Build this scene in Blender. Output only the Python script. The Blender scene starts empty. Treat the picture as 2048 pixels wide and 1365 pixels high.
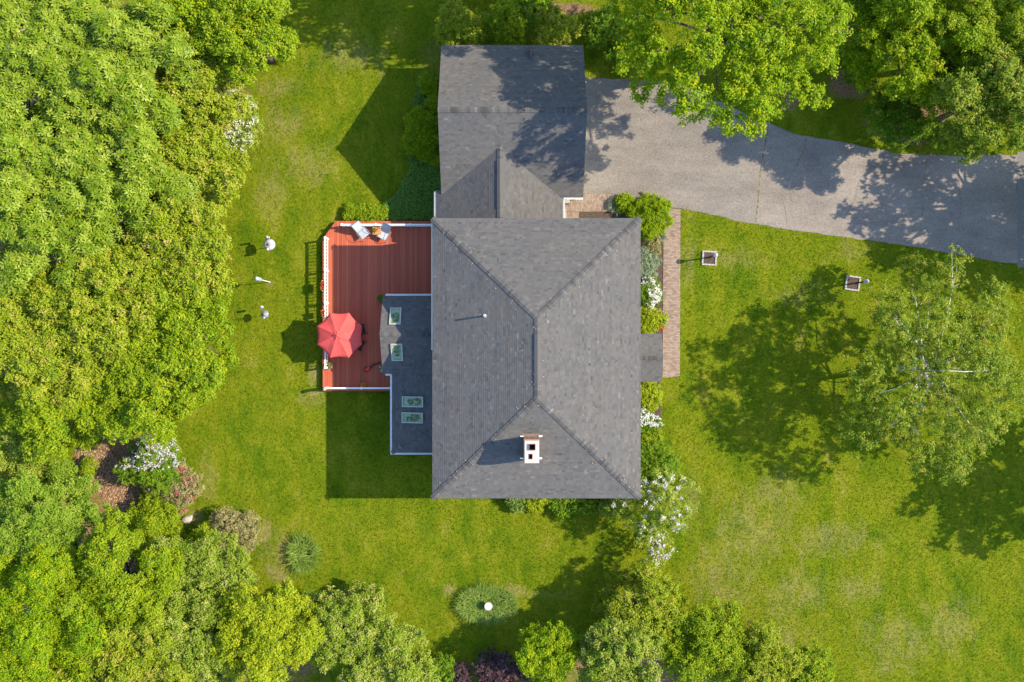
import bpy, bmesh, math, random
import numpy as np
from mathutils import Vector, Matrix

# ------------------------------------------------------------------ camera, sky, sun, exposure
SC = bpy.context.scene
COL = SC.collection
CAM_H = 53.0                      # drone height over the lawn, looking straight down
F_PX = 1696.0                     # focal length in pixels of a 2048 px wide frame
cam = bpy.data.cameras.new('camera')
cam_o = bpy.data.objects.new('camera', cam); COL.objects.link(cam_o)
cam.sensor_width = 36.0
cam.lens = 36.0 * F_PX / 2048.0
cam.clip_start = 0.5; cam.clip_end = 4000.0
cam_o.location = (0, 0, CAM_H); cam_o.rotation_euler = (0, 0, 0)
SC.camera = cam_o

SUN_TO = Vector((1.28, 0.185, 1.0)).normalized()          # towards the sun
SUN_EL = math.asin(SUN_TO.z)
SUN_AZ = math.atan2(SUN_TO.x, SUN_TO.y)
world = bpy.data.worlds.new('World'); SC.world = world
world.use_nodes = True
wn = world.node_tree
wn.nodes.clear()
w_out = wn.nodes.new('ShaderNodeOutputWorld')
w_bg = wn.nodes.new('ShaderNodeBackground')
w_sky = wn.nodes.new('ShaderNodeTexSky')
w_sky.sky_type = 'NISHITA'; w_sky.sun_disc = False
w_sky.sun_elevation = SUN_EL; w_sky.sun_rotation = SUN_AZ
w_sky.air_density = 1.0; w_sky.dust_density = 0.5; w_sky.ozone_density = 2.0
w_bg.inputs['Strength'].default_value = 0.15
wn.links.new(w_sky.outputs[0], w_bg.inputs['Color'])
wn.links.new(w_bg.outputs[0], w_out.inputs['Surface'])

sun = bpy.data.lights.new('sun', 'SUN')
sun.energy = 3.5; sun.angle = math.radians(0.5); sun.color = (1.0, 0.86, 0.64)
sun_o = bpy.data.objects.new('sun', sun); COL.objects.link(sun_o)
sun_o.rotation_euler = (-SUN_TO).to_track_quat('-Z', 'Y').to_euler()
sun_o.location = (40, 6, 60)
SC.view_settings.view_transform = 'Standard'
SC.view_settings.look = 'None'
SC.view_settings.gamma = 1.0
SC.view_settings.exposure = 1.66
SC.view_settings.use_curve_mapping = False

# ------------------------------------------------------------------ helpers
R = math.radians
def at(px, py, z=0.0):
    """Place on the plot: a point of the survey picture (2048 x 1365) at height z, in metres."""
    k = (CAM_H - z) / F_PX
    return Vector(((px - 1024.0) * k, (682.5 - py) * k, z))
def xy(px, py, z=0.0):
    p = at(px, py, z); return (p.x, p.y)

ORG = {}
def tag(o, label=None, cat=None, group=None, kind=None):
    if label: o['label'] = label
    if cat: o['category'] = cat
    if group: o['group'] = group
    if kind: o['kind'] = kind
    return o
def empty(name, loc=(0, 0, 0), rz=0.0, label=None, cat=None, group=None):
    o = bpy.data.objects.new(name, None); COL.objects.link(o)
    o.location = loc; o.rotation_euler = (0, 0, rz); o.empty_display_size = 0.3
    ORG[o.name] = Vector(loc) if rz == 0 else Vector((0, 0, 0))
    tag(o, label, cat, group)
    return o
def link_mesh(name, me, mat, parent=None, smooth=False):
    o = bpy.data.objects.new(name, me); COL.objects.link(o)
    if mat is not None and len(me.materials) == 0: me.materials.append(mat)
    if parent is not None:
        o.parent = parent
        ORG[o.name] = ORG.get(parent.name, Vector((0, 0, 0)))
    if smooth:
        me.polygons.foreach_set('use_smooth', [True] * len(me.polygons))
    return o

class MB:
    """collects faces for one mesh"""
    def __init__(s): s.v = []; s.f = []; s.a = []
    def face(s, pts, val=None):
        b = len(s.v); s.v += [tuple(p) for p in pts]; s.f.append(tuple(range(b, b + len(pts))))
        s.a.append(0.5 if val is None else val)
    def raw(s, vs, fs, val=0.5):
        b = len(s.v); s.v += [tuple(p) for p in vs]
        for f in fs: s.f.append(tuple(i + b for i in f)); s.a.append(val)
    def box(s, x0, x1, y0, y1, z0, z1, val=0.5, M=None):
        vs = [Vector(p) for p in ((x0,y0,z0),(x1,y0,z0),(x1,y1,z0),(x0,y1,z0),(x0,y0,z1),(x1,y0,z1),(x1,y1,z1),(x0,y1,z1))]
        if M is not None: vs = [M @ p for p in vs]
        s.raw(vs, [(3,2,1,0),(4,5,6,7),(0,1,5,4),(1,2,6,5),(2,3,7,6),(3,0,4,7)], val)
    def bar(s, p0, p1, w, h, val=0.5):
        """box beam from p0 to p1, w wide (horizontal), h high"""
        p0 = Vector(p0); p1 = Vector(p1); d = (p1 - p0)
        L = d.length; d.normalize()
        up = Vector((0, 0, 1)) if abs(d.z) < 0.95 else Vector((0, 1, 0))
        sx = d.cross(up).normalized(); sz = sx.cross(d).normalized()
        M = Matrix((( *sx, ), ( *d, ), ( *sz, ))).transposed().to_4x4(); M.translation = p0
        s.box(-w/2, w/2, 0, L, -h/2, h/2, val, M)
    def tube(s, pts, rad, n=8, cap=True, val=0.5):
        pts = [Vector(p) for p in pts]
        if not hasattr(rad, '__len__'): rad = [rad] * len(pts)
        rings = []; prev = None
        for i, p in enumerate(pts):
            d = (pts[min(i+1, len(pts)-1)] - pts[max(i-1, 0)]).normalized()
            if prev is None:
                a = Vector((0,0,1)) if abs(d.z) < 0.9 else Vector((1,0,0))
                u = d.cross(a).normalized()
            else:
                u = (prev - d * prev.dot(d)).normalized()
            prev = u; w = d.cross(u)
            rings.append([p + (u*math.cos(2*math.pi*k/n) + w*math.sin(2*math.pi*k/n)) * rad[i] for k in range(n)])
        b = len(s.v)
        for r in rings: s.v += [tuple(q) for q in r]
        for i in range(len(rings)-1):
            for k in range(n):
                k2 = (k+1) % n
                s.f.append((b+i*n+k, b+i*n+k2, b+(i+1)*n+k2, b+(i+1)*n+k)); s.a.append(val)
        if cap:
            s.f.append(tuple(b+k for k in reversed(range(n)))); s.a.append(val)
            e = b+(len(rings)-1)*n
            s.f.append(tuple(e+k for k in range(n))); s.a.append(val)
    def lathe(s, prof, n=24, c=(0,0,0), val=0.5):
        b = len(s.v)
        for r, z in prof:
            for k in range(n):
                a = 2*math.pi*k/n
                s.v.append((c[0]+r*math.cos(a), c[1]+r*math.sin(a), c[2]+z))
        for i in range(len(prof)-1):
            for k in range(n):
                k2 = (k+1) % n
                s.f.append((b+i*n+k, b+i*n+k2, b+(i+1)*n+k2, b+(i+1)*n+k)); s.a.append(val)
    def prism(s, poly, z0, z1, val=0.5):
        """poly: list of (x,y) counter-clockwise"""
        n = len(poly)
        b = [(x, y, z0) for x, y in poly]; t = [(x, y, z1) for x, y in poly]
        s.raw(b + t, [tuple(reversed(range(n))), tuple(range(n, 2*n))] + [(i, (i+1) % n, n+(i+1) % n, n+i) for i in range(n)], val)
    def build(s, name, mat, parent=None, org=None, smooth=False, attr=False):
        o0 = ORG.get(parent.name, Vector((0,0,0))) if parent is not None else Vector(org or (0,0,0))
        me = bpy.data.meshes.new(name)
        me.from_pydata([(x-o0.x, y-o0.y, z-o0.z) for x, y, z in s.v], [], s.f)
        if attr:
            A = me.attributes.new('v', 'FLOAT', 'FACE'); A.data.foreach_set('value', s.a)
        me.update()
        o = link_mesh(name, me, mat, parent, smooth)
        if parent is None:
            o.location = o0; ORG[o.name] = o0
        return o

def np_mesh(name, V, F, vals=None):
    """V (N,3), F (M,k) arrays -> mesh with optional per-face attribute v"""
    me = bpy.data.meshes.new(name)
    V = np.asarray(V, np.float32); F = np.asarray(F, np.int32)
    m, k = F.shape
    me.vertices.add(len(V)); me.vertices.foreach_set('co', V.ravel())
    me.loops.add(m*k); me.loops.foreach_set('vertex_index', F.ravel())
    me.polygons.add(m)
    me.polygons.foreach_set('loop_start', np.arange(0, m*k, k, dtype=np.int32))
    me.update(calc_edges=True)
    if vals is not None:
        A = me.attributes.new('v', 'FLOAT', 'FACE'); A.data.foreach_set('value', np.asarray(vals, np.float32))
    return me

# ------------------------------------------------------------------ materials
MAT = {}
class NT:
    def __init__(s, name):
        s.m = bpy.data.materials.new(name); s.m.use_nodes = True
        s.t = s.m.node_tree; s.t.nodes.clear()
        s.out = s.n('ShaderNodeOutputMaterial')
        MAT[name] = s.m
    def n(s, typ, **kw):
        nd = s.t.nodes.new(typ)
        for k, v in kw.items(): setattr(nd, k, v)
        return nd
    def l(s, a, b): s.t.links.new(a, b)
    def pos(s, scale=(1,1,1), rot=0.0):
        g = s.n('ShaderNodeNewGeometry'); mp = s.n('ShaderNodeMapping')
        mp.inputs['Scale'].default_value = scale; mp.inputs['Rotation'].default_value = (0, 0, rot)
        s.l(g.outputs['Position'], mp.inputs['Vector']); return mp.outputs[0]
    def obj(s, scale=(1,1,1)):
        g = s.n('ShaderNodeTexCoord'); mp = s.n('ShaderNodeMapping')
        mp.inputs['Scale'].default_value = scale
        s.l(g.outputs['Object'], mp.inputs['Vector']); return mp.outputs[0]
    def noise(s, vec, scale, detail=4, rough=0.6, dist=0.0):
        nd = s.n('ShaderNodeTexNoise'); s.l(vec, nd.inputs['Vector'])
        nd.inputs['Scale'].default_value = scale; nd.inputs['Detail'].default_value = detail
        nd.inputs['Roughness'].default_value = rough; nd.inputs['Distortion'].default_value = dist
        return nd.outputs['Fac']
    def ramp(s, fac, stops):
        nd = s.n('ShaderNodeValToRGB'); s.l(fac, nd.inputs['Fac'])
        el = nd.color_ramp.elements
        while len(el) < len(stops): el.new(0.5)
        for e, (p, c) in zip(el, stops):
            e.position = p; e.color = (*c, 1) if len(c) == 3 else c
        return nd.outputs['Color']
    def rng(s, fac, a, b, c=0.0, d=1.0):
        nd = s.n('ShaderNodeMapRange'); s.l(fac, nd.inputs['Value'])
        for k, v in zip(('From Min','From Max','To Min','To Max'), (a, b, c, d)): nd.inputs[k].default_value = v
        return nd.outputs['Result']
    def mix(s, fac, a, b, mode='MIX'):
        nd = s.n('ShaderNodeMix', data_type='RGBA', blend_type=mode)
        if isinstance(fac, (int, float)): nd.inputs[0].default_value = fac
        else: s.l(fac, nd.inputs[0])
        for sock, x in ((nd.inputs[6], a), (nd.inputs[7], b)):
            if isinstance(x, tuple): sock.default_value = (*x, 1)
            else: s.l(x, sock)
        return nd.outputs[2]
    def math(s, op, a, b):
        nd = s.n('ShaderNodeMath', operation=op)
        for i, x in enumerate((a, b)):
            if isinstance(x, (int, float)): nd.inputs[i].default_value = x
            else: s.l(x, nd.inputs[i])
        return nd.outputs[0]
    def attr(s, name='v'):
        nd = s.n('ShaderNodeAttribute'); nd.attribute_name = name; return nd.outputs['Fac']
    def bump(s, h, strength=0.3, dist=0.02):
        nd = s.n('ShaderNodeBump'); s.l(h, nd.inputs['Height'])
        nd.inputs['Strength'].default_value = strength; nd.inputs['Distance'].default_value = dist
        return nd.outputs[0]
    def princ(s, color, rough=0.7, spec=0.3, metal=0.0, normal=None, **kw):
        b = s.n('ShaderNodeBsdfPrincipled')
        if isinstance(color, tuple): b.inputs['Base Color'].default_value = (*color, 1)
        else: s.l(color, b.inputs['Base Color'])
        b.inputs['Roughness'].default_value = rough
        b.inputs['Specular IOR Level'].default_value = spec
        b.inputs['Metallic'].default_value = metal
        for k, v in kw.items(): b.inputs[k].default_value = v
        if normal is not None: s.l(normal, b.inputs['Normal'])
        s.l(b.outputs[0], s.out.inputs['Surface'])
        return b

def plain(name, color, rough=0.6, spec=0.3, metal=0.0, var=0.12, scale=9.0):
    t = NT(name)
    n = t.noise(t.obj(), scale, 3)
    c = t.mix(t.rng(n, 0.3, 0.7), tuple(x*(1-var) for x in color), tuple(min(1, x*(1+var)) for x in color))
    t.princ(c, rough, spec, metal)
    return t.m

def leaf_mat(name, dark, mid, light, trans=0.35, rough=0.5, tint=None):
    t = NT(name)
    a = t.attr('v')
    st = [(0.0, dark), (0.5, mid), (1.0, light)]
    if tint: st = [(0.0, dark), (0.45, mid), (0.88, light), (1.0, tint)]
    c = t.ramp(a, st)
    big = t.noise(t.pos(), 0.45, 2)
    c = t.mix(t.rng(big, 0.35, 0.68, 0.0, 0.45), c, mid)
    b = t.princ(c, rough, 0.12)
    tr = t.n('ShaderNodeBsdfTranslucent'); t.l(c, tr.inputs['Color'])
    mx = t.n('ShaderNodeMixShader'); mx.inputs[0].default_value = trans
    t.l(b.outputs[0], mx.inputs[1]); t.l(tr.outputs[0], mx.inputs[2]); t.l(mx.outputs[0], t.out.inputs['Surface'])
    return t.m

# --- lawn colours, used by the soil sheet and by the blades that stand on it
def lawn_colour(t):
    big = t.noise(t.pos(), 0.16, 3, 0.55)
    mid = t.noise(t.pos((1.0, 0.55, 1.0), 0.5), 0.75, 5, 0.62, 0.4)
    fine = t.noise(t.pos(), 5.0, 4, 0.7)
    c = t.ramp(t.rng(mid, 0.3, 0.72), [(0.0, (0.062, 0.116, 0.005)), (0.4, (0.114, 0.156, 0.006)), (0.75, (0.162, 0.182, 0.010)), (1.0, (0.212, 0.210, 0.032))])
    c = t.mix(t.rng(big, 0.42, 0.66, 0.0, 0.5), c, (0.152, 0.174, 0.008))
    clo = t.noise(t.pos(), 1.9, 5, 0.7, 0.8)
    c = t.mix(t.rng(clo, 0.56, 0.66, 0.0, 0.4), c, t.mix(1.0, c, (0.62, 0.84, 0.8), 'MULTIPLY'))
    mow = t.noise(t.pos((1.5, 0.05, 1.0), 0.42), 1.0, 2, 0.4)
    c = t.mix(t.rng(mow, 0.45, 0.6, 0.0, 0.16), c, t.mix(1.0, c, (0.72, 0.86, 0.6), 'MULTIPLY'))
    dry = t.attr('dry')
    dn = t.rng(t.math('ADD', t.math('MULTIPLY', dry, 1.0), t.math('MULTIPLY', t.noise(t.pos((1,0.6,1), 0.6), 1.3, 8, 0.74, 0.6), 1.5)), 1.0, 1.5)
    c = t.mix(t.math('MULTIPLY', dn, 0.75), c, (0.245, 0.212, 0.075))
    c = t.mix(t.rng(fine, 0.35, 0.7, 0.0, 0.75), c, t.mix(1.0, c, (0.5, 0.6, 0.45), 'MULTIPLY'))
    return c
t = NT('lawn')
c = lawn_colour(t)
soil = t.attr('soil')
sn = t.rng(t.math('ADD', soil, t.math('MULTIPLY', t.noise(t.pos(), 1.5, 8, 0.75, 0.4), 1.3)), 1.02, 1.35)
litter = t.ramp(t.noise(t.pos(), 9.0, 5, 0.75), [(0.3, (0.06, 0.036, 0.02)), (0.5, (0.19, 0.115, 0.066)), (0.7, (0.33, 0.22, 0.14))])
c = t.mix(sn, c, litter)
t.princ(c, 0.9, 0.02, normal=t.bump(t.noise(t.pos(), 22.0, 4, 0.7), 0.9, 0.06))
t = NT('grass_blades')
c = lawn_colour(t)
c = t.mix(t.attr('v'), t.mix(1.0, c, (0.5, 0.62, 0.5), 'MULTIPLY'), t.mix(1.0, c, (1.7, 1.5, 1.5), 'MULTIPLY'))
b = t.princ(c, 0.8, 0.03)
tr = t.n('ShaderNodeBsdfTranslucent'); t.l(c, tr.inputs['Color'])
mx = t.n('ShaderNodeMixShader'); mx.inputs[0].default_value = 0.3
t.l(b.outputs[0], mx.inputs[1]); t.l(tr.outputs[0], mx.inputs[2]); t.l(mx.outputs[0], t.out.inputs['Surface'])

t = NT('asphalt')
sp = t.noise(t.pos(), 16.0, 5, 0.8)
lg = t.noise(t.pos((0.6, 1.2, 1)), 0.5, 5, 0.6, 0.3)
sx = t.n('ShaderNodeSeparateXYZ'); t.l(t.pos(), sx.inputs[0])
c = t.ramp(t.rng(sp, 0.3, 0.72), [(0.0, (0.114, 0.098, 0.084)), (0.5, (0.208, 0.181, 0.156)), (1.0, (0.332, 0.292, 0.252))])
c = t.mix(t.rng(lg, 0.36, 0.68, 0.0, 0.75), c, t.mix(1.0, c, (0.62, 0.62, 0.64), 'MULTIPLY'))
st = t.noise(t.pos((0.35, 2.2, 1), -0.12), 0.9, 5, 0.6)
c = t.mix(t.rng(st, 0.5, 0.75, 0.0, 0.45), c, t.mix(1.0, c, (0.72, 0.72, 0.73), 'MULTIPLY'))
bl_ = t.noise(t.pos(), 2.4, 4, 0.6)
c = t.mix(t.rng(bl_, 0.62, 0.74, 0.0, 0.35), c, t.mix(1.0, c, (0.6, 0.6, 0.6), 'MULTIPLY'))
newer = t.rng(sx.outputs[0], 15.2, 15.6)
c = t.mix(newer, t.mix(1.0, c, (0.9, 0.92, 0.93), 'MULTIPLY'), c)
t.princ(c, 0.9, 0.2, normal=t.bump(sp, 0.5, 0.01))
t = NT('road_asphalt')
sp = t.noise(t.pos(), 16.0, 5, 0.8)
c = t.ramp(t.rng(sp, 0.3, 0.72), [(0.0, (0.075, 0.072, 0.070)), (1.0, (0.20, 0.188, 0.176))])
t.princ(c, 0.9, 0.2, normal=t.bump(sp, 0.5, 0.01))
t = NT('crack_fill')
c = t.ramp(t.noise(t.pos(), 7.0, 4), [(0.35, (0.085, 0.078, 0.06)), (0.5, (0.11, 0.11, 0.05)), (0.62, (0.24, 0.19, 0.12))])
t.princ(c, 0.95, 0.1)
t = NT('mulch')
nz = t.noise(t.pos(), 14.0, 5, 0.8)
c = t.ramp(nz, [(0.3, (0.03, 0.022, 0.017)), (0.55, (0.085, 0.062, 0.048)), (0.75, (0.17, 0.13, 0.1))])
t.princ(c, 0.95, 0.1, normal=t.bump(nz, 1.0, 0.05))
t = NT('paver_brick')
c = t.ramp(t.attr('v'), [(0.0, (0.155, 0.105, 0.078)), (0.4, (0.225, 0.165, 0.125)), (0.75, (0.275, 0.215, 0.165)), (1.0, (0.20, 0.13, 0.10))])
c = t.mix(t.rng(t.noise(t.pos(), 1.3, 4), 0.35, 0.7, 0, 0.4), c, (0.24, 0.205, 0.17))
t.princ(c, 0.9, 0.15, normal=t.bump(t.noise(t.pos(), 40, 3), 0.3, 0.01))
plain('joint_sand', (0.09, 0.06, 0.042), 0.95, 0.1, var=0.3, scale=20)
t = NT('shingle')
v = t.attr('v')
c = t.ramp(v, [(0.0, (0.054, 0.054, 0.054)), (0.35, (0.080, 0.080, 0.080)), (0.7, (0.098, 0.098, 0.098)), (1.0, (0.140, 0.140, 0.140))])
c = t.mix(t.rng(t.noise(t.pos(), 0.5, 6, 0.65), 0.35, 0.7, 0.0, 0.8), c, t.mix(1.0, c, (1.22, 1.13, 1.06), 'MULTIPLY'))
c = t.mix(t.rng(t.noise(t.pos((1,1,3)), 1.4, 7, 0.72, 0.5), 0.5, 0.72, 0.0, 0.4), c, t.mix(1.0, c, (0.74, 0.74, 0.75), 'MULTIPLY'))
c = t.mix(t.rng(t.noise(t.pos(), 30, 3, 0.8), 0.3, 0.7, 0.0, 0.5), c, t.mix(1.0, c, (0.72, 0.72, 0.72), 'MULTIPLY'))
t.princ(c, 0.95, 0.15)
t = NT('deck_wood')
oi = t.n('ShaderNodeObjectInfo')
gr = t.noise(t.pos((18, 0.8, 1)), 1.5, 5, 0.7)
c = t.ramp(oi.outputs['Random'], [(0.0, (0.31, 0.066, 0.031)), (0.5, (0.365, 0.082, 0.038)), (1.0, (0.42, 0.103, 0.049))])
c = t.mix(t.rng(gr, 0.35, 0.75, 0, 0.5), c, t.mix(1.0, c, (0.68, 0.62, 0.6), 'MULTIPLY'))
t.princ(c, 0.6, 0.3, normal=t.bump(gr, 0.2, 0.005))
plain('white_paint', (0.66, 0.65, 0.635), 0.5, 0.35, var=0.05)
plain('white_metal', (0.72, 0.72, 0.71), 0.4, 0.5, var=0.04)
t = NT('siding')
sz = t.n('ShaderNodeSeparateXYZ'); t.l(t.pos(), sz.inputs[0])
saw = t.math('FRACT', t.math('DIVIDE', sz.outputs[2], 0.115), 0.0)
t.princ((0.42, 0.46, 0.47), 0.7, 0.2, normal=t.bump(saw, 0.6, 0.02))
plain('underlay', (0.035, 0.034, 0.034), 0.95, 0.1)
plain('concrete', (0.4, 0.38, 0.35), 0.9, 0.1)
plain('mortar_cap', (0.47, 0.44, 0.39), 0.85, 0.15, var=0.12)
t = NT('chimney_brick')
br = t.n('ShaderNodeTexBrick')
t.l(t.obj((1,1,1)), br.inputs['Vector'])
br.inputs['Color1'].default_value = (0.30, 0.15, 0.10, 1); br.inputs['Color2'].default_value = (0.24, 0.12, 0.085, 1)
br.inputs['Mortar'].default_value = (0.4, 0.35, 0.3, 1); br.inputs['Scale'].default_value = 4.5
t.princ(br.outputs['Color'], 0.9, 0.1)
plain('flue_clay', (0.16, 0.08, 0.055), 0.9, 0.1)
plain('soot', (0.012, 0.011, 0.01), 0.95, 0.05)
plain('cricket_brown', (0.15, 0.11, 0.09), 0.9, 0.1)
plain('flashing', (0.30, 0.31, 0.32), 0.45, 0.4, 0.6)
plain('black_metal', (0.02, 0.02, 0.022), 0.45, 0.4)
plain('dark_metal', (0.055, 0.055, 0.06), 0.45, 0.4, 0.3)
plain('grey_metal', (0.28, 0.28, 0.3), 0.4, 0.4, 0.4)
plain('silver_sling', (0.32, 0.36, 0.39), 0.7, 0.25, var=0.06)
plain('bench_wood', (0.46, 0.20, 0.085), 0.6, 0.3, var=0.2)
plain('post_wood', (0.42, 0.38, 0.33), 0.8, 0.15, var=0.2)
plain('skylight_frame', (0.36, 0.34, 0.30), 0.6, 0.3, var=0.15)
plain('terracotta', (0.42, 0.15, 0.07), 0.8, 0.2)
plain('blower_red', (0.62, 0.035, 0.018), 0.4, 0.4)
plain('blower_black', (0.018, 0.018, 0.018), 0.5, 0.3)
plain('stone', (0.29, 0.26, 0.235), 0.9, 0.1, var=0.25, scale=6)
plain('pale_block', (0.30, 0.285, 0.27), 0.9, 0.1, var=0.15)
plain('birdbath_stone', (0.28, 0.268, 0.255), 0.85, 0.15)
plain('lead_grey', (0.2, 0.2, 0.21), 0.5, 0.3)
plain('frosted_baffle', (0.34, 0.34, 0.345), 0.35, 0.4, var=0.08)
plain('smoke_baffle', (0.17, 0.17, 0.19), 0.35, 0.4, var=0.1)
plain('feeder_blue', (0.22, 0.31, 0.36), 0.4, 0.4)
plain('seed', (0.3, 0.2, 0.1), 0.9, 0.1)
plain('curtain_dark', (0.03, 0.032, 0.035), 0.3, 0.5)
plain('room_floor', (0.42, 0.43, 0.26), 0.8, 0.2)
t = NT('water')
t.princ((0.5, 0.52, 0.52), 0.05, 0.5)
t = NT('umbrella_fabric')
nz = t.noise(t.obj((1,1,1)), 6, 4)
c = t.mix(t.rng(nz, 0.3, 0.7), (0.66, 0.088, 0.082), (0.74, 0.112, 0.10))
b = t.princ(c, 0.8, 0.2)
tr = t.n('ShaderNodeBsdfTranslucent'); t.l(c, tr.inputs['Color'])
mx = t.n('ShaderNodeMixShader'); mx.inputs[0].default_value = 0.3
t.l(b.outputs[0], mx.inputs[1]); t.l(tr.outputs[0], mx.inputs[2]); t.l(mx.outputs[0], t.out.inputs['Surface'])
t = NT('pane_glass')
gl = t.n('ShaderNodeBsdfGlossy'); gl.inputs['Roughness'].default_value = 0.03
gl.inputs['Color'].default_value = (0.9, 0.95, 0.95, 1)
tp = t.n('ShaderNodeBsdfTransparent'); tp.inputs['Color'].default_value = (0.85, 0.92, 0.88, 1)
mx = t.n('ShaderNodeMixShader'); mx.inputs[0].default_value = 0.025
t.l(tp.outputs[0], mx.inputs[1]); t.l(gl.outputs[0], mx.inputs[2]); t.l(mx.outputs[0], t.out.inputs['Surface'])
t = NT('window_glass'); t.princ((0.03, 0.035, 0.04), 0.04, 0.6)
t = NT('bark')
nz = t.noise(t.obj((6, 6, 1.2)), 3, 5, 0.7)
c = t.ramp(nz, [(0.3, (0.035, 0.027, 0.02)), (0.7, (0.17, 0.14, 0.11))])
t.princ(c, 0.95, 0.1, normal=t.bump(nz, 0.8, 0.03))
t = NT('birch_bark')
nz = t.noise(t.obj((2, 2, 9)), 3, 4, 0.7)
c = t.ramp(nz, [(0.32, (0.06, 0.05, 0.045)), (0.42, (0.62, 0.58, 0.53)), (0.8, (0.74, 0.71, 0.67))])
t.princ(c, 0.8, 0.15)

leaf_mat('leaf_rosette', (0.060, 0.130, 0.004), (0.155, 0.228, 0.010), (0.285, 0.335, 0.045), 0.32, 0.40)
leaf_mat('leaf_gold', (0.075, 0.140, 0.004), (0.200, 0.265, 0.008), (0.330, 0.350, 0.028), 0.38, 0.5, (0.38, 0.29, 0.08))
leaf_mat('leaf_lime', (0.060, 0.140, 0.003), (0.180, 0.265, 0.005), (0.310, 0.355, 0.012), 0.40, 0.5)
leaf_mat('leaf_maple', (0.060, 0.155, 0.002), (0.190, 0.295, 0.004), (0.370, 0.410, 0.007), 0.45, 0.5)
leaf_mat('leaf_green', (0.040, 0.125, 0.004), (0.115, 0.215, 0.007), (0.230, 0.300, 0.018), 0.40, 0.5)
leaf_mat('leaf_pale', (0.075, 0.145, 0.007), (0.185, 0.262, 0.016), (0.320, 0.360, 0.060), 0.38, 0.5, (0.38, 0.35, 0.14))
leaf_mat('leaf_blue', (0.060, 0.140, 0.007), (0.165, 0.265, 0.015), (0.280, 0.350, 0.045), 0.40, 0.5)
leaf_mat('leaf_birch', (0.060, 0.125, 0.006), (0.165, 0.240, 0.012), (0.300, 0.340, 0.035), 0.42, 0.45, (0.36, 0.28, 0.06))
leaf_mat('leaf_purple', (0.020, 0.012, 0.016), (0.060, 0.036, 0.045), (0.120, 0.070, 0.080), 0.25, 0.5, (0.3, 0.12, 0.10))
leaf_mat('leaf_silver', (0.075, 0.110, 0.060), (0.165, 0.215, 0.120), (0.290, 0.330, 0.210), 0.25, 0.5)
leaf_mat('leaf_yellow', (0.100, 0.160, 0.005), (0.240, 0.305, 0.007), (0.380, 0.410, 0.014), 0.38, 0.5)
leaf_mat('leaf_straw', (0.095, 0.095, 0.030), (0.205, 0.190, 0.070), (0.330, 0.285, 0.130), 0.3, 0.6)
leaf_mat('leaf_lily', (0.050, 0.125, 0.014), (0.140, 0.225, 0.030), (0.340, 0.380, 0.100), 0.35, 0.45)
leaf_mat('leaf_ivy', (0.045, 0.130, 0.016), (0.100, 0.210, 0.025), (0.180, 0.290, 0.055), 0.3, 0.45)
leaf_mat('petal_white', (0.40, 0.41, 0.36), (0.55, 0.55, 0.50), (0.66, 0.66, 0.62), 0.25, 0.6)
leaf_mat('petal_blush', (0.36, 0.32, 0.34), (0.52, 0.47, 0.49), (0.64, 0.60, 0.61), 0.25, 0.6)
leaf_mat('petal_pink', (0.28, 0.035, 0.07), (0.38, 0.07, 0.11), (0.46, 0.15, 0.18), 0.25, 0.6)
leaf_mat('petal_red', (0.45, 0.02, 0.015), (0.6, 0.03, 0.02), (0.68, 0.06, 0.04), 0.25, 0.6)
leaf_mat('petal_orange', (0.5, 0.10, 0.01), (0.68, 0.2, 0.02), (0.72, 0.3, 0.05), 0.25, 0.6)
leaf_mat('petal_cream', (0.38, 0.38, 0.25), (0.55, 0.55, 0.42), (0.68, 0.67, 0.56), 0.25, 0.6)

# ------------------------------------------------------------------ polygons of the plot
rnd = random.Random(7)
def jag(pts, step=0.35, amp=0.05, closed=True):
    """subdivide an outline and make it a little uneven"""
    out = []
    n = len(pts)
    for i in range(n if closed else n-1):
        a = Vector((*pts[i], 0)); b = Vector((*pts[(i+1) % n], 0))
        k = max(1, int((b-a).length/step))
        nrm = Vector((-(b-a).y, (b-a).x, 0)).normalized()
        for j in range(k):
            p = a.lerp(b, j/k) + nrm * (rnd.uniform(-amp, amp) if j else rnd.uniform(-amp, amp)*0.5)
            out.append((p.x, p.y))
    if not closed: out.append(tuple(pts[-1]))
    return out
def ccw(poly):
    a = sum(poly[i][0]*poly[(i+1) % len(poly)][1] - poly[(i+1) % len(poly)][0]*poly[i][1] for i in range(len(poly)))
    return poly if a > 0 else list(reversed(poly))
def inside(P, poly):
    x, y = P[:, 0], P[:, 1]; r = np.zeros(len(P), bool); n = len(poly); j = n-1
    for i in range(n):
        xi, yi = poly[i]; xj, yj = poly[j]
        c = ((yi > y) != (yj > y)) & (x < (xj-xi)*(y-yi)/((yj-yi) or 1e-9)+xi)
        r ^= c; j = i
    return r
def pxpoly(l, z=0.0): return [xy(a, b, z) for a, b in l]

DRIVE = pxpoly([(1172,156),(1260,159),(1340,164),(1400,184),(1460,214),(1520,240),(1600,271),(1700,287),(1800,308),(1900,312),(2034,310),
                (2034,527),(1990,523),(1850,497),(1650,470),(1500,447),(1420,430),(1361,417),(1300,414),(1250,398),(1222,390),(1172,388),(1120,388),(1120,150)])
ROAD = pxpoly([(2034,304),(2300,296),(2700,280),(2700,640),(2300,560),(2034,534)])
NOOK = pxpoly([(1100,388),(1172,388),(1222,390),(1250,398),(1250,424),(1158,424),(1158,470),(1100,470)])
PATH = pxpoly([(1327,416),(1361,418),(1359,753),(1319,757),(1270,757),(1270,680),(1327,680)])
BED_FRONT = pxpoly([(1158,424.5),(1250,424.5),(1262,404),(1318,404),(1326,420),(1327,678),(1270,678),(1240,480),(1158,480)])
BED_SOUTH = pxpoly([(1260,764),(1319,764),(1323,800),(1321,888),(1300,905),(1260,905)])
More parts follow.
